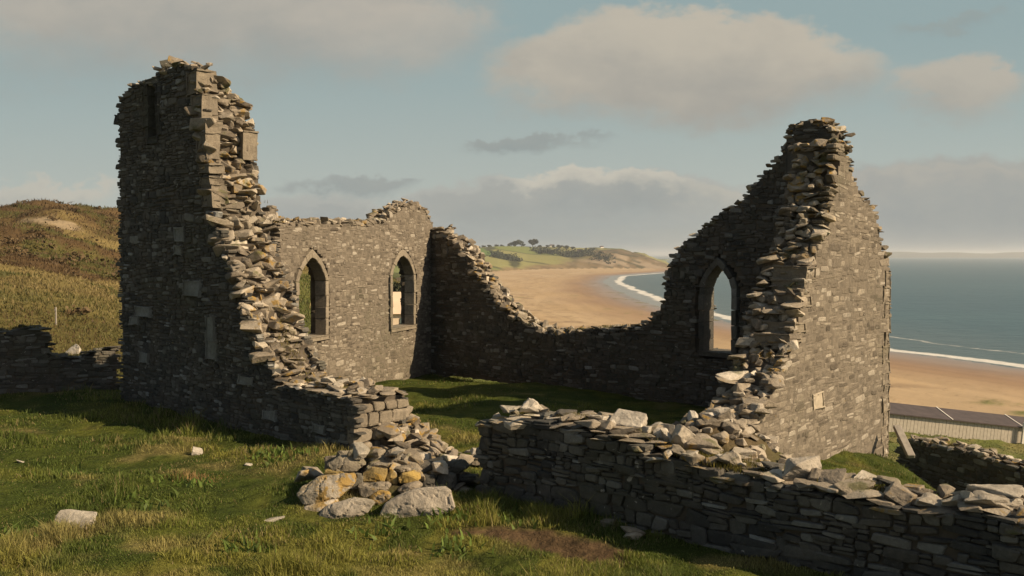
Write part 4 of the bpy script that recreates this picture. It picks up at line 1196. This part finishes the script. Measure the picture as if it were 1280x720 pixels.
on_tower(172, 108, .4, 8, 8, .2, .1, .1, .4, M_PALE, 'small white stone on the tower shoulder', 10)

def heap(n, cx, cy, sa, sb, ang, dims, mats, label, group, zcap=None):
    c, s = math.cos(R(ang)), math.sin(R(ang))
    for i in range(n):
        a, b_ = gs.normal(0, sa), gs.normal(0, sb)
        x, y = cx + a * c - b_ * s, cy + a * s + b_ * c
        L = gs.uniform(*dims); h = L * gs.uniform(.3, .62)
        z = H1(x, y)
        # settle on the tumbled wall if it is there
        for W in (S, D, E):
            u = (np.array([x, y, 0]) - W.O) @ W.U; w = -((np.array([x, y, 0]) - W.O) @ W.N)
            if -.05 < w < W.T + .05:
                z = max(z, min(float(W.top(np.array([u]))[0]), z + 1.4))
        stone('loose_stone', int(gs.integers(0, 18)), (x, y, z + h * .25), (L, L * gs.uniform(.6, .95), h), (gs.normal(0, .25), gs.normal(0, .25), gs.uniform(0, 6.28)), mats[int(gs.integers(0, len(mats)))], label, group)
heap(92, 2.95, 14.4, .95, .55, 53, (.16, .46), MX, 'loose stone in the rubble mound where the sunlit wall meets the low wall', 'stones of the rubble mound')
p = S.P(1.0, -.4, 0); heap(24, p[0], p[1], .75, .36, -45, (.16, .42), MX, 'loose stone on the tumbled slope below the tower wall', 'stones of the tumbled slope')
gq = np.random.default_rng(41)
fill = Bag(); FP, FD, FY, FT = [], [], [], []
for lay_, cnt in ((0.0, 80), (.16, 60), (.31, 34), (.44, 18)):      # packed in courses, each resting on the one below
    for _ in range(cnt):
        sp_r = 1 - lay_ * .9
        x, y = -1.75 + gq.normal(0, .52) * sp_r, 14.5 + gq.normal(0, .34) * sp_r
        if y < 14.0 - (x + 1.8) * .1: y = 14.0 + gq.uniform(0, .5)
        L = gq.uniform(.22, .5); h = L * gq.uniform(.35, .6); z = H1(x, y) + lay_ + h * .2
        if lay_ < .3:
            FP.append((x, y, z)); FD.append((L * .9, L * .7, h)); FY.append(gq.uniform(0, 6.28)); FT.append((gq.normal(0, .2), gq.normal(0, .2)))
        else:
            stone('loose_stone', int(gq.integers(0, 18)), (x, y, z), (L, L * gq.uniform(.6, .95), h), (gq.normal(0, .2), gq.normal(0, .2), gq.uniform(0, 6.28)), [M_LOOSE, M_LOOSE, M_RUBBLE, M_PALE, M_OCHRE, M_LOOSE][int(gq.integers(0, 6))], 'small stone packed behind the boulders at the gap', 'stones packed behind the boulders')
# smaller fill of the two heaps, too many and too hidden to count
for _ in range(110):
    a_, b_ = gq.normal(0, .95), gq.normal(0, .5); c_, s_ = math.cos(R(53)), math.sin(R(53)); x, y = 2.95 + a_ * c_ - b_ * s_, 14.4 + a_ * s_ + b_ * c_
    L = gq.uniform(.12, .3); FP.append((x, y, H1(x, y) + .02)); FD.append((L, L * .75, L * .5)); FY.append(gq.uniform(0, 6.28)); FT.append((gq.normal(0, .25), gq.normal(0, .25)))
fill.slabs(np.array(FP), np.array(FD), np.array(FY), np.array(FT), gq)
tag(fill.obj('rubble', M_RUBBLE, None), 'small broken rubble filling the heaps at the wall gap', 'rubble', kind='stuff')

# ------------------------------------------------------------------ grass
FOOT = [(W, -.03) for W in WALLS]
def blocked(x, y):
    m = np.zeros(len(x), bool)
    for W, e in FOOT:
        dx = np.stack([x - W.O[0], y - W.O[1]], 1)
        u = dx @ W.U[:2]; w = -(dx @ W.N[:2]); us = [p[0] for p in W.poly]
        m |= (u > min(us)) & (u < max(us)) & (w > e) & (w < W.T - e)
    for mx, my, sa, sb, ang_, hh in MOUNDS[:1]:
        m |= ((x - mx) ** 2 + (y - my) ** 2) < 1.1
    m |= (((x + 1.8) / .95) ** 2 + ((y - 14.4) / .85) ** 2) < 1
    return m

def blades(x, y, z, h, w, g, col, lean=.45):
    n = len(x)
    a = g.uniform(0, 6.283, n); la = g.uniform(0, 6.283, n); l = np.abs(g.normal(0, lean, n)) * h
    dx, dy = np.cos(a) * w / 2, np.sin(a) * w / 2
    bx, by = np.cos(la) * l, np.sin(la) * l
    z = z - .01
    P = np.stack([
        np.stack([x - dx, y - dy, z], 1), np.stack([x + dx, y + dy, z], 1),
        np.stack([x - dx * .75 + bx * .35, y - dy * .75 + by * .35, z + h * .55], 1), np.stack([x + dx * .75 + bx * .35, y + dy * .75 + by * .35, z + h * .55], 1),
        np.stack([x + bx, y + by, z + h * .95], 1)], 1)
    base = np.arange(n)[:, None] * 5
    return P.reshape(-1, 3), base + np.array([[0, 1, 3, 2]]), base + np.array([[2, 3, 4]]), np.repeat(col, 5, 0)

def make_grass():
    g = np.random.default_rng(77)
    n = 620000
    # sample by view distance so that nearer turf is denser
    r = np.exp(g.uniform(math.log(8.0), math.log(34), n)); t = np.radians(g.uniform(-34, 36, n))
    x, y = np.sin(t) * r, np.cos(t) * r
    keep = g.random(n) < np.interp(r, [8, 14, 22, 34], [1, .85, .55, .4])
    dm = dirt_mask(x, y); keep &= g.random(n) > dm * 1.1
    keep &= ~blocked(x, y)
    x, y, r = x[keep], y[keep], r[keep]; n = len(x)
    patch = fbm(x * .7, y * .7, 15, 3); tuft = vnoise(x * 3.1, y * 3.1, 19)
    h = np.interp(patch, [.3, .5, .62, .72], [.035, .06, .11, .2]) * (.35 + 1.5 * tuft ** 2) * g.uniform(.6, 1.3, n)
    # mown short inside the chapel
    inside = (((np.stack([x, y], 1) - A.O[:2]) @ A.N[:2]) < -1.0) & (r > 14)
    h = np.where(inside, h * .55, h)
    near = 1 - sstep(9, 14, r)
    h = h * (1 + .35 * near)
    for px, py, rad, k in ((340, 566, .8, 1.7), (245, 600, .45, 1.9), (560, 650, .7, 1.3), (60, 680, 1.2, 1.4), (800, 705, .8, 1.6), (610, 640, .4, 1.0)):
        c = on_z(px, py); h *= 1 + (k - 1) * np.exp(-((x - c[0]) ** 2 + (y - c[1]) ** 2) / rad ** 2)
    for W, sgn in ((A, 1), (D, 1), (B, 1), (E, 1)):
        dx = np.stack([x - W.O[0], y - W.O[1]], 1); ww = dx @ W.N[:2]; uu_ = dx @ W.U[:2]
        nearw = (ww > 0) & (ww < .45) & (uu_ > 0) & (uu_ < W.L + 6)
        h = np.where(nearw, h * (1 + 1.0 * (1 - ww / .45) * vnoise(uu_ * 1.6, uu_ * 0, 8)), h)
    c = on_z(500, 652); h = h * .8 * (1 + .9 * np.exp(-(((x - c[0]) / 1.6) ** 2 + ((y - c[1]) / .35) ** 2)))
    z = H(x, y)
    w = np.interp(r, [8, 16, 34], [.008, .011, .02]) * g.uniform(.7, 1.4, n)
    col = grass_tint(x, y) * g.uniform(.85, 1.75, (n, 1))
    dry = g.random(n) < .05 + .22 * sstep(.55, .7, fbm(x * .9 + 31, y * .9, 23, 3))
    col[dry] = np.array([.26, .21, .095]) * g.uniform(.6, 1.2, (dry.sum(), 1))
    c = on_z(245, 598); k = np.exp(-((x - c[0]) ** 2 + (y - c[1]) ** 2) / .13) > g.random(n)
    col[k] = np.array([.30, .20, .085]) * g.uniform(.7, 1.2, (k.sum(), 1))
    P, Q, T, C = blades(x, y, z, h, w, g, col, .55)
    o = build('grass', P, [Q, T], M_GRASS, color=C); tag(o, 'olive green rough grass with straw coloured stems around the ruin', 'grass', kind='stuff')
    Wn = 900; X = []; 
    cx_ = []
    for px, py, k in ((340, 568, 90), (355, 575, 70), (600, 640, 60), (560, 655, 60), (40, 665, 60), (235, 610, 50), (480, 668, 40), (170, 640, 40), (560, 690, 40), (300, 690, 50), (90, 590, 50), (640, 655, 40)):
        c = on_z(px, py); X.append(np.stack([c[0] + g.normal(0, .22, k), c[1] + g.normal(0, .22, k)], 1))
    X = np.concatenate(X); x2, y2 = X[:, 0], X[:, 1]; ok = ~blocked(x2, y2); x2, y2 = x2[ok], y2[ok]; n2_ = len(x2)
    col2 = np.array([.105, .15, .032]) * g.uniform(.6, 1.4, (n2_, 1))
    P, Q, T, C = blades(x2, y2, H(x2, y2), g.uniform(.06, .17, n2_), g.uniform(.03, .06, n2_), g, col2, .9)
    o = build('weeds', P, [Q, T], M_GRASS, color=C); tag(o, 'broad leaved green weeds growing in the turf', 'weeds', kind='stuff')
    # rough grass on the hills and the seaward slope
    n = 330000
    r = np.exp(g.uniform(math.log(32), math.log(190), n)); t = np.radians(g.uniform(-52, 40, n))
    x, y = np.sin(t) * r, np.cos(t) * r
    z, q = H(x, y, True)
    keep = (q['zn'] > q['zb'] + .4); keep &= ~blocked(x, y)
    s = at_depth(35, 286, 118); keep &= np.hypot((x - s[0]) / 3.6, (y - s[1]) / 2.2) + (fbm(x * .25, y * .25, 67, 4) - .5) * 4.2 > .9
    x, y, z, r, th_ = x[keep], y[keep], z[keep], r[keep], q['theta'][keep]; n = len(x)
    n1 = fbm(x * .05, y * .05, 61, 5); n2 = fbm(x * .25, y * .25, 67, 4)
    hillm = th_ < th(575)
    col = np.tile(np.array([.21, .165, .07]), (n, 1))
    m = hillm & ((n1 > .51) | (r > 126)); col[m] = (.095, .062, .031)
    m = hillm & (n2 > .57); col[m] = (.10, .10, .032)
    m = hillm & (r < 62) & (g.random(n) < .7); col[m] = (.125, .115, .04)
    m = hillm & (th_ > th(310)) & (r < 115) & (g.random(n) < .8); col[m] = (.105, .12, .034)
    m = ~hillm; col[m] = (.12, .13, .04)
    col = col * g.uniform(.6, 1.4, (n, 1))
    hh = np.interp(r, [32, 60, 190], [.1, .24, .4]) * g.uniform(.4, 1.2, n) * np.where(hillm, 1, .45)
    w = np.interp(r, [32, 60, 190], [.025, .06, .13]) * g.uniform(.6, 1.4, n)
    P, Q, T, C = blades(x, y, z, hh, w, g, col, .7)
    o = build('hill_grass', P, [Q, T], M_GRASS, color=C); tag(o, 'brown bracken and rough grass covering the hillside', 'grass', kind='stuff')
    # tufts on the tops of the low wall
    X, Y, Z = [], [], []
    def tuft_on(W, px, py, ac, rad, num):
        u, _ = W.px(px, py, -ac)
        du = g.normal(0, rad, num); dw_ = np.clip(ac + g.normal(0, rad * .5, num), .06, W.T - .05)
        q = W.O + (u + du)[:, None] * W.U - dw_[:, None] * W.N
        X.append(q[:, 0]); Y.append(q[:, 1]); Z.append(W.top(u + du) + .035)
    for px, py, ac, rad, num in ((716, 530, .4, .14, 500), (660, 524, .5, .08, 120), (770, 534, .5, .15, 380), (905, 580, .35, .3, 800), (935, 590, .45, .3, 700), (990, 600, .6, .2, 250), (1075, 612, .35, .15, 260), (812, 546, .5, .2, 300)):
        tuft_on(D, px, py, ac, rad, num)
    for W, px, py, ac, rad, num in ((A, 360, 483, .6, .25, 260), (A, 400, 489, .8, .3, 300), (A, 425, 493, .5, .2, 160), (Cw, 700, 416, .4, .5, 400), (Cw, 760, 411, .3, .4, 300), (Cw, 655, 405, .4, .3, 180),
            (B, 400, 277, .3, .3, 160), (B, 450, 277, .3, .3, 140), (B, 345, 277, .3, .2, 120), (A, 205, 86, .5, .25, 120), (G, 20, 412, .3, .5, 260), (G, 110, 442, .3, .5, 240), (K, 1180, 558, .3, .4, 200)):
        tuft_on(W, px, py, ac, rad, num)
    x, y, z = np.concatenate(X), np.concatenate(Y), np.concatenate(Z); n = len(x)
    col = np.array([.14, .12, .028]) * g.uniform(.6, 1.4, (n, 1))
    P, Q, T, C = blades(x, y, z - .02, g.uniform(.04, .1, n), np.full(n, .011), g, col, .6)
    o = build('moss', P, [Q, T], M_GRASS, color=C); tag(o, 'olive moss and short grass growing on the wall tops', 'moss', kind='stuff')
make_grass()

# ------------------------------------------------------------------ things in the distance
def white(name, c): return simple(name, c, .8, .08, .6)
M_WHITE = white('white_paint', (.66, .62, .55)); M_ROOF = simple('dark_roofing', (.065, .05, .048), .75, .25, .8)
M_CREAM = white('cream_render', (.62, .50, .37)); M_GLASS = simple('window_glass', (.12, .17, .17), .15, .1, 1); M_WOOD = simple('grey_timber', (.26, .235, .20), .85, .2, 9)
M_TIMBER = simple('white_boards', (.40, .36, .295), .85, .12, 3)

def beach_building():
    a = at_depth(1113, 531, 116); c = at_depth(1276, 548, 119); d = (c - a)[:2]; Lw = np.linalg.norm(d) ; rz = math.atan2(d[1], d[0])
    root = empty('beach_huts', tuple(a), rz); root.rotation_euler = (0, math.atan2(a[2] - c[2], Lw), rz); tag(root, 'long low beach building with white boarded front and dark roof', 'building')
    Lx = Lw + 7
    bm = bmesh.new(); n = 44
    k = -8.0
    while k < Lx:
        w = .36; bm_box(bm, (k + w / 2, rs.uniform(-.01, .01), -1.2 + 1.25 + rs.uniform(-.02, .02)), (w + .06, .1, 2.55)); k += .46
    w_ = bm_obj('boarded_front', bm, M_TIMBER, root)
    bm = bmesh.new(); bm_box(bm, (Lx / 2 - 4, 2.2, 0), (Lx + 8, 4.1, 2.4)); bm_obj('wall', M_mat := bm, None, root) if False else bm_obj('wall', bm, M_ROOF, root)
    bm = bmesh.new()
    v = [bm.verts.new(p) for p in ((-8.3, -.35, 1.28), (Lx + .3, -.35, 1.28), (Lx + .3, 4.6, 2.1), (-8.3, 4.6, 2.1), (-8.3, -.35, 1.40), (Lx + .3, -.35, 1.40), (Lx + .3, 4.6, 2.22), (-8.3, 4.6, 2.22))]
    for f in ((3, 2, 1, 0), (4, 5, 6, 7), (0, 1, 5, 4), (1, 2, 6, 5), (2, 3, 7, 6), (3, 0, 4, 7)): bm.faces.new([v[i] for i in f])
    bm_obj('roof', bm, M_ROOF, root)
    for xx in (7.6, Lx - 7.0):
        bm = bmesh.new()
        v = [bm.verts.new(p) for p in ((xx, -.4, 1.41), (xx + .14, -.4, 1.41), (xx + .14 + 1.0, 4.6, 2.26), (xx + 1.0, 4.6, 2.26))]
        bm.faces.new(v); r = bmesh.ops.extrude_face_region(bm, geom=bm.faces[:]); bmesh.ops.translate(bm, vec=(0, 0, .05), verts=[e for e in r['geom'] if isinstance(e, bmesh.types.BMVert)])
        bm_obj('roof_batten', bm, M_WHITE, root)
    bm = bmesh.new(); bm_box(bm, (Lx - 7.0, -.5, .3), (.28, .28, 3.4)); bm_obj('post', bm, M_WHITE, root)
beach_building()

def cottage(px, py, depth, W, D_, hw, hr, rz, name, label, wallm, roofm, glass=True):
    p = at_depth(px, py, depth); root = empty(name, (p[0], p[1], H1(p[0], p[1]) - .2), rz); tag(root, label, 'house')
    bm = bmesh.new(); bm_box(bm, (0, 0, hw / 2), (W, D_, hw)); bm_obj('wall', bm, wallm, root)
    bm = bmesh.new(); o = .3
    P = [(-W / 2 - o, -D_ / 2 - o, hw), (W / 2 + o, -D_ / 2 - o, hw), (W / 2 + o, D_ / 2 + o, hw), (-W / 2 - o, D_ / 2 + o, hw), (-W / 2 - o, 0, hw + hr), (W / 2 + o, 0, hw + hr)]
    v = [bm.verts.new(q) for q in P]
    for f in ((0, 1, 5, 4), (2, 3, 4, 5), (1, 2, 5), (3, 0, 4), (3, 2, 1, 0)): bm.faces.new([v[i] for i in f])
    bm_obj('roof', bm, roofm, root)
    if glass:
        bm = bmesh.new(); bm_box(bm, (W * .1, -D_ / 2 - .03, hw * .45), (W * .35, .1, hw * .7)); bm_obj('window', bm, M_GLASS, root)
    return root
cottage(503, 404, 84, 7, 5, 1.7, 1.7, .25, 'bungalow', 'cream roofed bungalow seen through the right lancet window', M_CREAM, white('cream_roof', (.60, .46, .33)))
cottage(628, 372, 640, 9, 6, 2.6, 1.6, .1, 'beach_cafe', 'small white hut standing on the sand below the headland', M_WHITE, M_ROOF, False)
cottage(752, 312, 2300, 8, 6, 2.6, 2.4, .4, 'farmhouse', 'white farmhouse near the end of the headland ridge', M_WHITE, M_ROOF, False)
cottage(690, 308, 2250, 10, 8, 4, 3, .2, 'farmhouse', 'small pale farmhouse among the ridge trees', M_WHITE, M_ROOF, False)
cottage(724, 324, 1950, 7, 6, 5, 4, .0, 'cottage', 'white cottage tucked under the headland scrub', M_WHITE, M_ROOF, False)

# leaning timber post at the corner, marker post and stone on the left hill
p = at_depth(1139, 571, 20.3); q = at_depth(1121, 533, 21.2)
bm = bmesh.new(); ax = Vector(q) - Vector(p); bm_box(bm, (0, 0, ax.length / 2), (.16, .09, ax.length), 0, .012)
o = bm_obj('timber_post', bm, M_WOOD); o.location = p; o.rotation_euler = ax.to_track_quat('Z', 'Y').to_euler(); tag(o, 'weathered timber leaning against the corner of the sunlit wall', 'post')
p = hit(70, 407); bm = bmesh.new(); bm_box(bm, (0, 0, .35), (.075, .075, 1.1), 0, .015); bm_box(bm, (0, -.02, .75), (.09, .08, .1), 0, .01)
o = bm_obj('marker_post', bm, M_WOOD); o.location = p; tag(o, 'thin wooden marker post on the brown hillside', 'post')
p = hit(92, 443); stone('loose_stone', 3, (p[0], p[1], p[2] + .2), (.75, .4, .55), (0, .1, .2), M_PALE, 'pale squared stone behind the field wall notch', None, True)

# trees, hedges and scrub
def leaf_cloud(bmv, c, rad, n, s, g):
    """n leaf-clump quads in an uneven crown"""
    V, Q = bmv
    lob = g.normal(0, .42, (7, 3)) * rad; lr = g.uniform(.45, .8, 7)
    k = g.integers(0, 7, n); d = g.normal(0, 1, (n, 3)); d /= np.linalg.norm(d, axis=1)[:, None]
    P = np.array(c) + lob[k] + d * (g.uniform(.55, 1, n) ** .5 * lr[k])[:, None] * rad * .8
    a = g.normal(0, 1, (n, 3)); a /= np.linalg.norm(a, axis=1)[:, None]; b = np.cross(a, g.normal(0, 1, (n, 3))); b /= np.linalg.norm(b, axis=1)[:, None]
    sz = (s * g.uniform(.5, 1.3, n))[:, None]
    base = sum(len(v) for v in V)
    V.append(np.stack([P - a * sz - b * sz * .6, P + a * sz - b * sz * .6, P + a * sz * .8 + b * sz * .6, P - a * sz * .8 + b * sz * .6], 1).reshape(-1, 3))
    Q.append(np.arange(n * 4).reshape(-1, 4) + base)

gt = np.random.default_rng(3)
def tree(px, depth, hpx, wide, label, group):
    x = (px - 640) / F * depth; y = depth; z = H1(x, y); h = hpx * depth / F
    root = empty('tree', (x, y, z - .3)); tag(root, label, 'tree', group)
    bm = bmesh.new(); r = bmesh.ops.create_cone(bm, segments=7, radius1=h * .05, radius2=h * .025, depth=h * .5, cap_ends=True)
    bmesh.ops.translate(bm, vec=(0, 0, h * .25), verts=bm.verts[:])
    for k in range(3):
        r = bmesh.ops.create_cone(bm, segments=5, radius1=h * .022, radius2=h * .008, depth=h * .35, cap_ends=True)
        bmesh.ops.transform(bm, matrix=Matrix.Translation((math.cos(k * 2.1) * h * .1, math.sin(k * 2.1) * h * .1, h * .55)) @ Matrix.Rotation(.5, 4, Vector((-math.sin(k * 2.1), math.cos(k * 2.1), 0))), verts=r['verts'])
    bm_obj('trunk', bm, M_BARK, root)
    V, Q = [], []
    leaf_cloud((V, Q), (0, 0, 0), np.array([h * .45 * wide, h * .45 * wide, h * .42]), 1100, h * .075, gt)
    V = np.concatenate(V); V[:, 2] += h * .5
    build('crown', V, [np.concatenate(Q)], M_LEAF, root)
RT_ = ('tree in the line of trees along the headland ridge', 'trees along the headland ridge')
tree(644, 2060, 10, 1.2, 'broad dark tree standing tallest left on the ridge clump', None)
tree(666, 2080, 11, 1.05, 'round tree standing alone tallest on the headland ridge', None)
for px, hp, wd in ((612, 6, 1.6), (620, 5.5, 1.8), (628, 7, 1.4), (635, 8, 1.4), (653, 6, 1.5), (675, 6, 1.4), (684, 5, 1.5), (700, 7, 1.7), (708, 8, 1.6), (716, 6, 1.5), (731, 6.5, 1.4), (740, 6, 1.8), (591, 6.5, 1.6), (598, 6, 1.7), (605, 6, 1.6), (692, 5, 1.5), (724, 5, 1.5)):
    tree(px, 2090 + rs.uniform(-60, 100), hp * .62, wd * 1.1, *RT_)
def scrub(pts, depth, n, rad, name, label):
    V, Q = [], []
    for px, dd in pts:
        for _ in range(n):
            d = depth + dd + gt.uniform(-35, 35); x = (px + gt.uniform(-5, 5) - 640) / F * d; r = rad * gt.uniform(.6, 1.25)
            leaf_cloud((V, Q), (x, d, H1(x, d) + r * .4), np.array([r * 1.3, r * 1.3, r]), 70, r * .22, gt)
    o = build(name, np.concatenate(V), [np.concatenate(Q)], M_LEAF); tag(o, label, 'hedge', kind='stuff')
scrub([(618 + 4 * k, gt.uniform(-30, 30)) for k in range(8)], 1660, 4, 6.5, 'thicket', 'dark wooded clump in the middle of the headland field')
scrub([(672 + 4 * k, 60 - 4 * k) for k in range(16)], 1900, 4, 6, 'hedge', 'long dark hedge of trees across the headland field')
scrub([(712 + 3.4 * k, gt.uniform(-60, 60)) for k in range(16)], 1890, 3, 5, 'scrub', 'brown scrub on the cliff of the headland')
V, Q = [], []
gh = np.random.default_rng(8)
for _ in range(230):
    r_ = math.exp(gh.uniform(math.log(55), math.log(175))); t_ = R(gh.uniform(-31, th(330)))
    x, y = math.sin(t_) * r_, math.cos(t_) * r_
    if fbm(x * .05, y * .05, 61, 5) < .47 and r_ < 120: continue
    k_ = gh.uniform(.35, .95)
    leaf_cloud((V, Q), (x, y, H1(x, y) + .1), np.array([k_ * 1.6, k_ * 1.6, k_ * .7]), 60, .13, gh)
o = build('heather', np.concatenate(V), [np.concatenate(Q)], simple('heather', (.085, .058, .028), .9, .5, .4)); tag(o, 'low brown heather and gorse clumps on the hill', 'heather', kind='stuff')
# dark bush glimpsed through the right lancet window
V, Q = [], []
p = at_depth(497, 352, 120); leaf_cloud((V, Q), (p[0], p[1], H1(p[0], p[1]) + 1.4), np.array([1.6, 1.6, 2.0]), 600, .22, gt)
o = build('bush', np.concatenate(V), [np.concatenate(Q)], M_LEAF); tag(o, 'dark bush behind the bungalow seen through the right lancet', 'bush')

# ------------------------------------------------------------------ light, sky and air
EL = R(33); SX, SY = .952, -.306
S3 = Vector((SX * math.cos(EL), SY * math.cos(EL), math.sin(EL))).normalized()
sun = bpy.data.lights.new('sun', 'SUN'); sun.energy = 5.0; sun.angle = R(.6); sun.color = (1.0, .78, .52)
so = bpy.data.objects.new('sun', sun); COL.objects.link(so); so.rotation_euler = S3.to_track_quat('Z', 'Y').to_euler()

SKY = .05
def make_world():
    w = bpy.data.worlds.new('World'); scene.world = w; w.use_nodes = True
    nt = w.node_tree; t = NT(nt); bg = nt.nodes['Background']
    sky = t.n('ShaderNodeTexSky', sky_type='NISHITA'); sky.sun_disc = False
    sky.sun_elevation = EL; sky.sun_rotation = math.atan2(SX, SY); sky.air_density = 1.0; sky.dust_density = 1.5; sky.ozone_density = 1.0
    hsv = t.n('ShaderNodeHueSaturation'); t.put(hsv.inputs['Color'], sky.outputs[0]); hsv.inputs['Saturation'].default_value = .62; hsv.inputs['Hue'].default_value = .485
    col = hsv.outputs[0]
    tc = t.n('ShaderNodeTexCoord'); sep = t.n('ShaderNodeSeparateXYZ'); t.put(sep.inputs[0], tc.outputs['Generated'])
    yy = t.m('MAXIMUM', t.m('ABSOLUTE', sep.outputs[1]), .08)
    a = t.m('DIVIDE', sep.outputs[0], yy); b = t.m('DIVIDE', sep.outputs[2], yy)
    cmb = t.n('ShaderNodeCombineXYZ'); t.put(cmb.inputs[0], a); t.put(cmb.inputs[1], t.m('MULTIPLY', b, 1.6)); t.put(cmb.inputs[2], 1.3)
    P = cmb.outputs[0]
    n1 = t.noise(P, 4.5, 6, .55, .3); n2 = t.noise(P, 14, 6, .62, .2); n3 = t.noise(P, 2.0, 3, .5)
    def shifted(o):
        v = t.n('ShaderNodeVectorMath', operation='ADD'); t.put(v.inputs[0], P); v.inputs[1].default_value = o; return v.outputs[0]
    wa = t.noise(shifted((5, 3, 2)), 6, 5, .6); wb = t.noise(shifted((-4, 7, 1)), 6, 5, .6); wc = t.noise(shifted((9, -2, 4)), 26, 5, .65)
    a = t.m('ADD', a, t.m('ADD', t.m('MULTIPLY', t.m('SUBTRACT', wa, .5), .16), t.m('MULTIPLY', t.m('SUBTRACT', wc, .5), .05)))
    b0 = b
    b = t.m('ADD', b, t.m('ADD', t.m('MULTIPLY', t.m('SUBTRACT', wb, .5), .075), t.m('MULTIPLY', t.m('SUBTRACT', wc, .5), .04)))
    front = t.sm(sep.outputs[1], .25, .7)
    def cloud(cx, cy, rx, ry, top, bot, edge=.55, rag=.9, op=1.0):
        nonlocal col
        u = t.m('DIVIDE', t.m('SUBTRACT', a, (cx - 640) / F), rx / F)
        v = t.m('DIVIDE', t.m('SUBTRACT', b, (318 - cy) / F), ry / F)
        vd = t.m('MULTIPLY', v, v)
        d = t.m('SQRT', t.m('ADD', t.m('MULTIPLY', u, u), vd))
        d = t.m('ADD', d, t.m('MULTIPLY', t.m('SUBTRACT', n1, .5), rag)); d = t.m('ADD', d, t.m('MULTIPLY', t.m('SUBTRACT', n2, .5), rag * .45))
        eg = t.m('MULTIPLY', edge, t.sm(v, -.5, .5, 1.5, .55))
        m = t.sm(d, 1.08, t.m('SUBTRACT', 1.08, eg))
        s = t.sm(t.m('ADD', v, t.m('ADD', t.m('MULTIPLY', t.m('SUBTRACT', n1, .5), 2.6), t.m('MULTIPLY', t.m('SUBTRACT', n2, .5), 1.6))), -.9, .9)
        c = t.mix(s, bot, top)
        col = t.mix(t.m('MULTIPLY', t.m('MULTIPLY', m, op), front), col, c)
    k = 1 / SKY / 2 ** .6
    def L(r, g_, b_): 
        f = lambda v: (((v / 255 + .055) / 1.055) ** 2.4) * k
        return (f(r), f(g_), f(b_))
    # thin high veil over the sea
    veil = t.mix(t.sm(b0, .0, .24), L(182, 188, 181), L(148, 168, 169))
    col = t.mix(t.m('MULTIPLY', front, t.m('ADD', .80, t.m('MULTIPLY', n3, .25))), col, veil)
    # low banks first, then the large clouds
    cloud(760, 282, 600, 58, L(172, 173, 167), L(150, 158, 158), .45, .7, .92)
    cloud(560, 300, 300, 30, L(160, 165, 162), L(146, 155, 156), .5, .7, .8)
    cloud(1180, 304, 520, 30, L(166, 169, 163), L(158, 164, 160), .6, .5, .9)
    cloud(1260, 268, 260, 66, L(166, 167, 161), L(148, 154, 154), .5, .7, .92)
    cloud(1180, 232, 160, 16, L(178, 174, 164), L(160, 162, 158), .8, .9, .7)
    cloud(730, 242, 130, 20, L(200, 194, 180), L(164, 166, 160), .6, 1.0, .85)
    cloud(930, 250, 120, 18, L(186, 182, 170), L(160, 163, 158), .6, 1.0, .7)
    cloud(620, 262, 260, 22, L(160, 163, 159), L(148, 154, 153), .7, 1.0, .75)
    cloud(50, 246, 130, 24, L(192, 188, 176), L(168, 170, 164), .6, .8, .9)
    cloud(430, 226, 74, 17, L(152, 157, 154), L(142, 150, 150), .8, .9, .8)
    cloud(655, 184, 100, 15, L(150, 156, 153), L(140, 149, 149), .8, .8, .8)
    cloud(1170, 30, 90, 14, L(150, 156, 152), L(142, 152, 152), .9, .9, .5)
    cloud(230, 20, 380, 128, L(184, 177, 165), L(160, 160, 154), .6, .8, .95)
    cloud(470, 50, 150, 60, L(186, 179, 167), L(168, 167, 160), .7, .9, .8)
    cloud(1180, 116, 104, 52, L(184, 177, 164), L(164, 161, 153), .6, .6, .9)
    cloud(860, 96, 252, 78, L(190, 182, 167), L(164, 161, 153), .42, .62, .97)
    t.put(bg.inputs['Color'], col); bg.inputs['Strength'].default_value = SKY
make_world()

def make_haze():
    m = bpy.data.materials.new('haze_air'); m.use_nodes = True; nt = m.node_tree
    nt.nodes.remove(nt.nodes['Principled BSDF'])
    pv = nt.nodes.new('ShaderNodeVolumePrincipled'); pv.inputs['Color'].default_value = (.92, .96, 1, 1); pv.inputs['Density'].default_value = .00011; pv.inputs['Anisotropy'].default_value = .2
    nt.links.new(pv.outputs[0], nt.nodes['Material Output'].inputs['Volume'])
    bm = bmesh.new(); zb, ztp = -33.0, 60.0
    bm_box(bm, (0, 0, (zb + ztp) / 2), (84000, 84000, ztp - zb))
    o = bm_obj('haze', bm, m); tag(o, kind='stuff')
make_haze()

vs = scene.view_settings
vs.view_transform = 'Standard'; vs.look = 'None'; vs.gamma = 1; vs.exposure = .6; vs.use_curve_mapping = False
scene.cycles.use_denoising = True; scene.cycles.denoiser = 'OPENIMAGEDENOISE'; scene.cycles.denoising_prefilter = 'ACCURATE'; scene.cycles.denoising_input_passes = 'RGB_ALBEDO_NORMAL'
scene.cycles.max_bounces = 5; scene.cycles.diffuse_bounces = 3; scene.cycles.volume_bounces = 0; scene.cycles.sample_clamp_indirect = 6
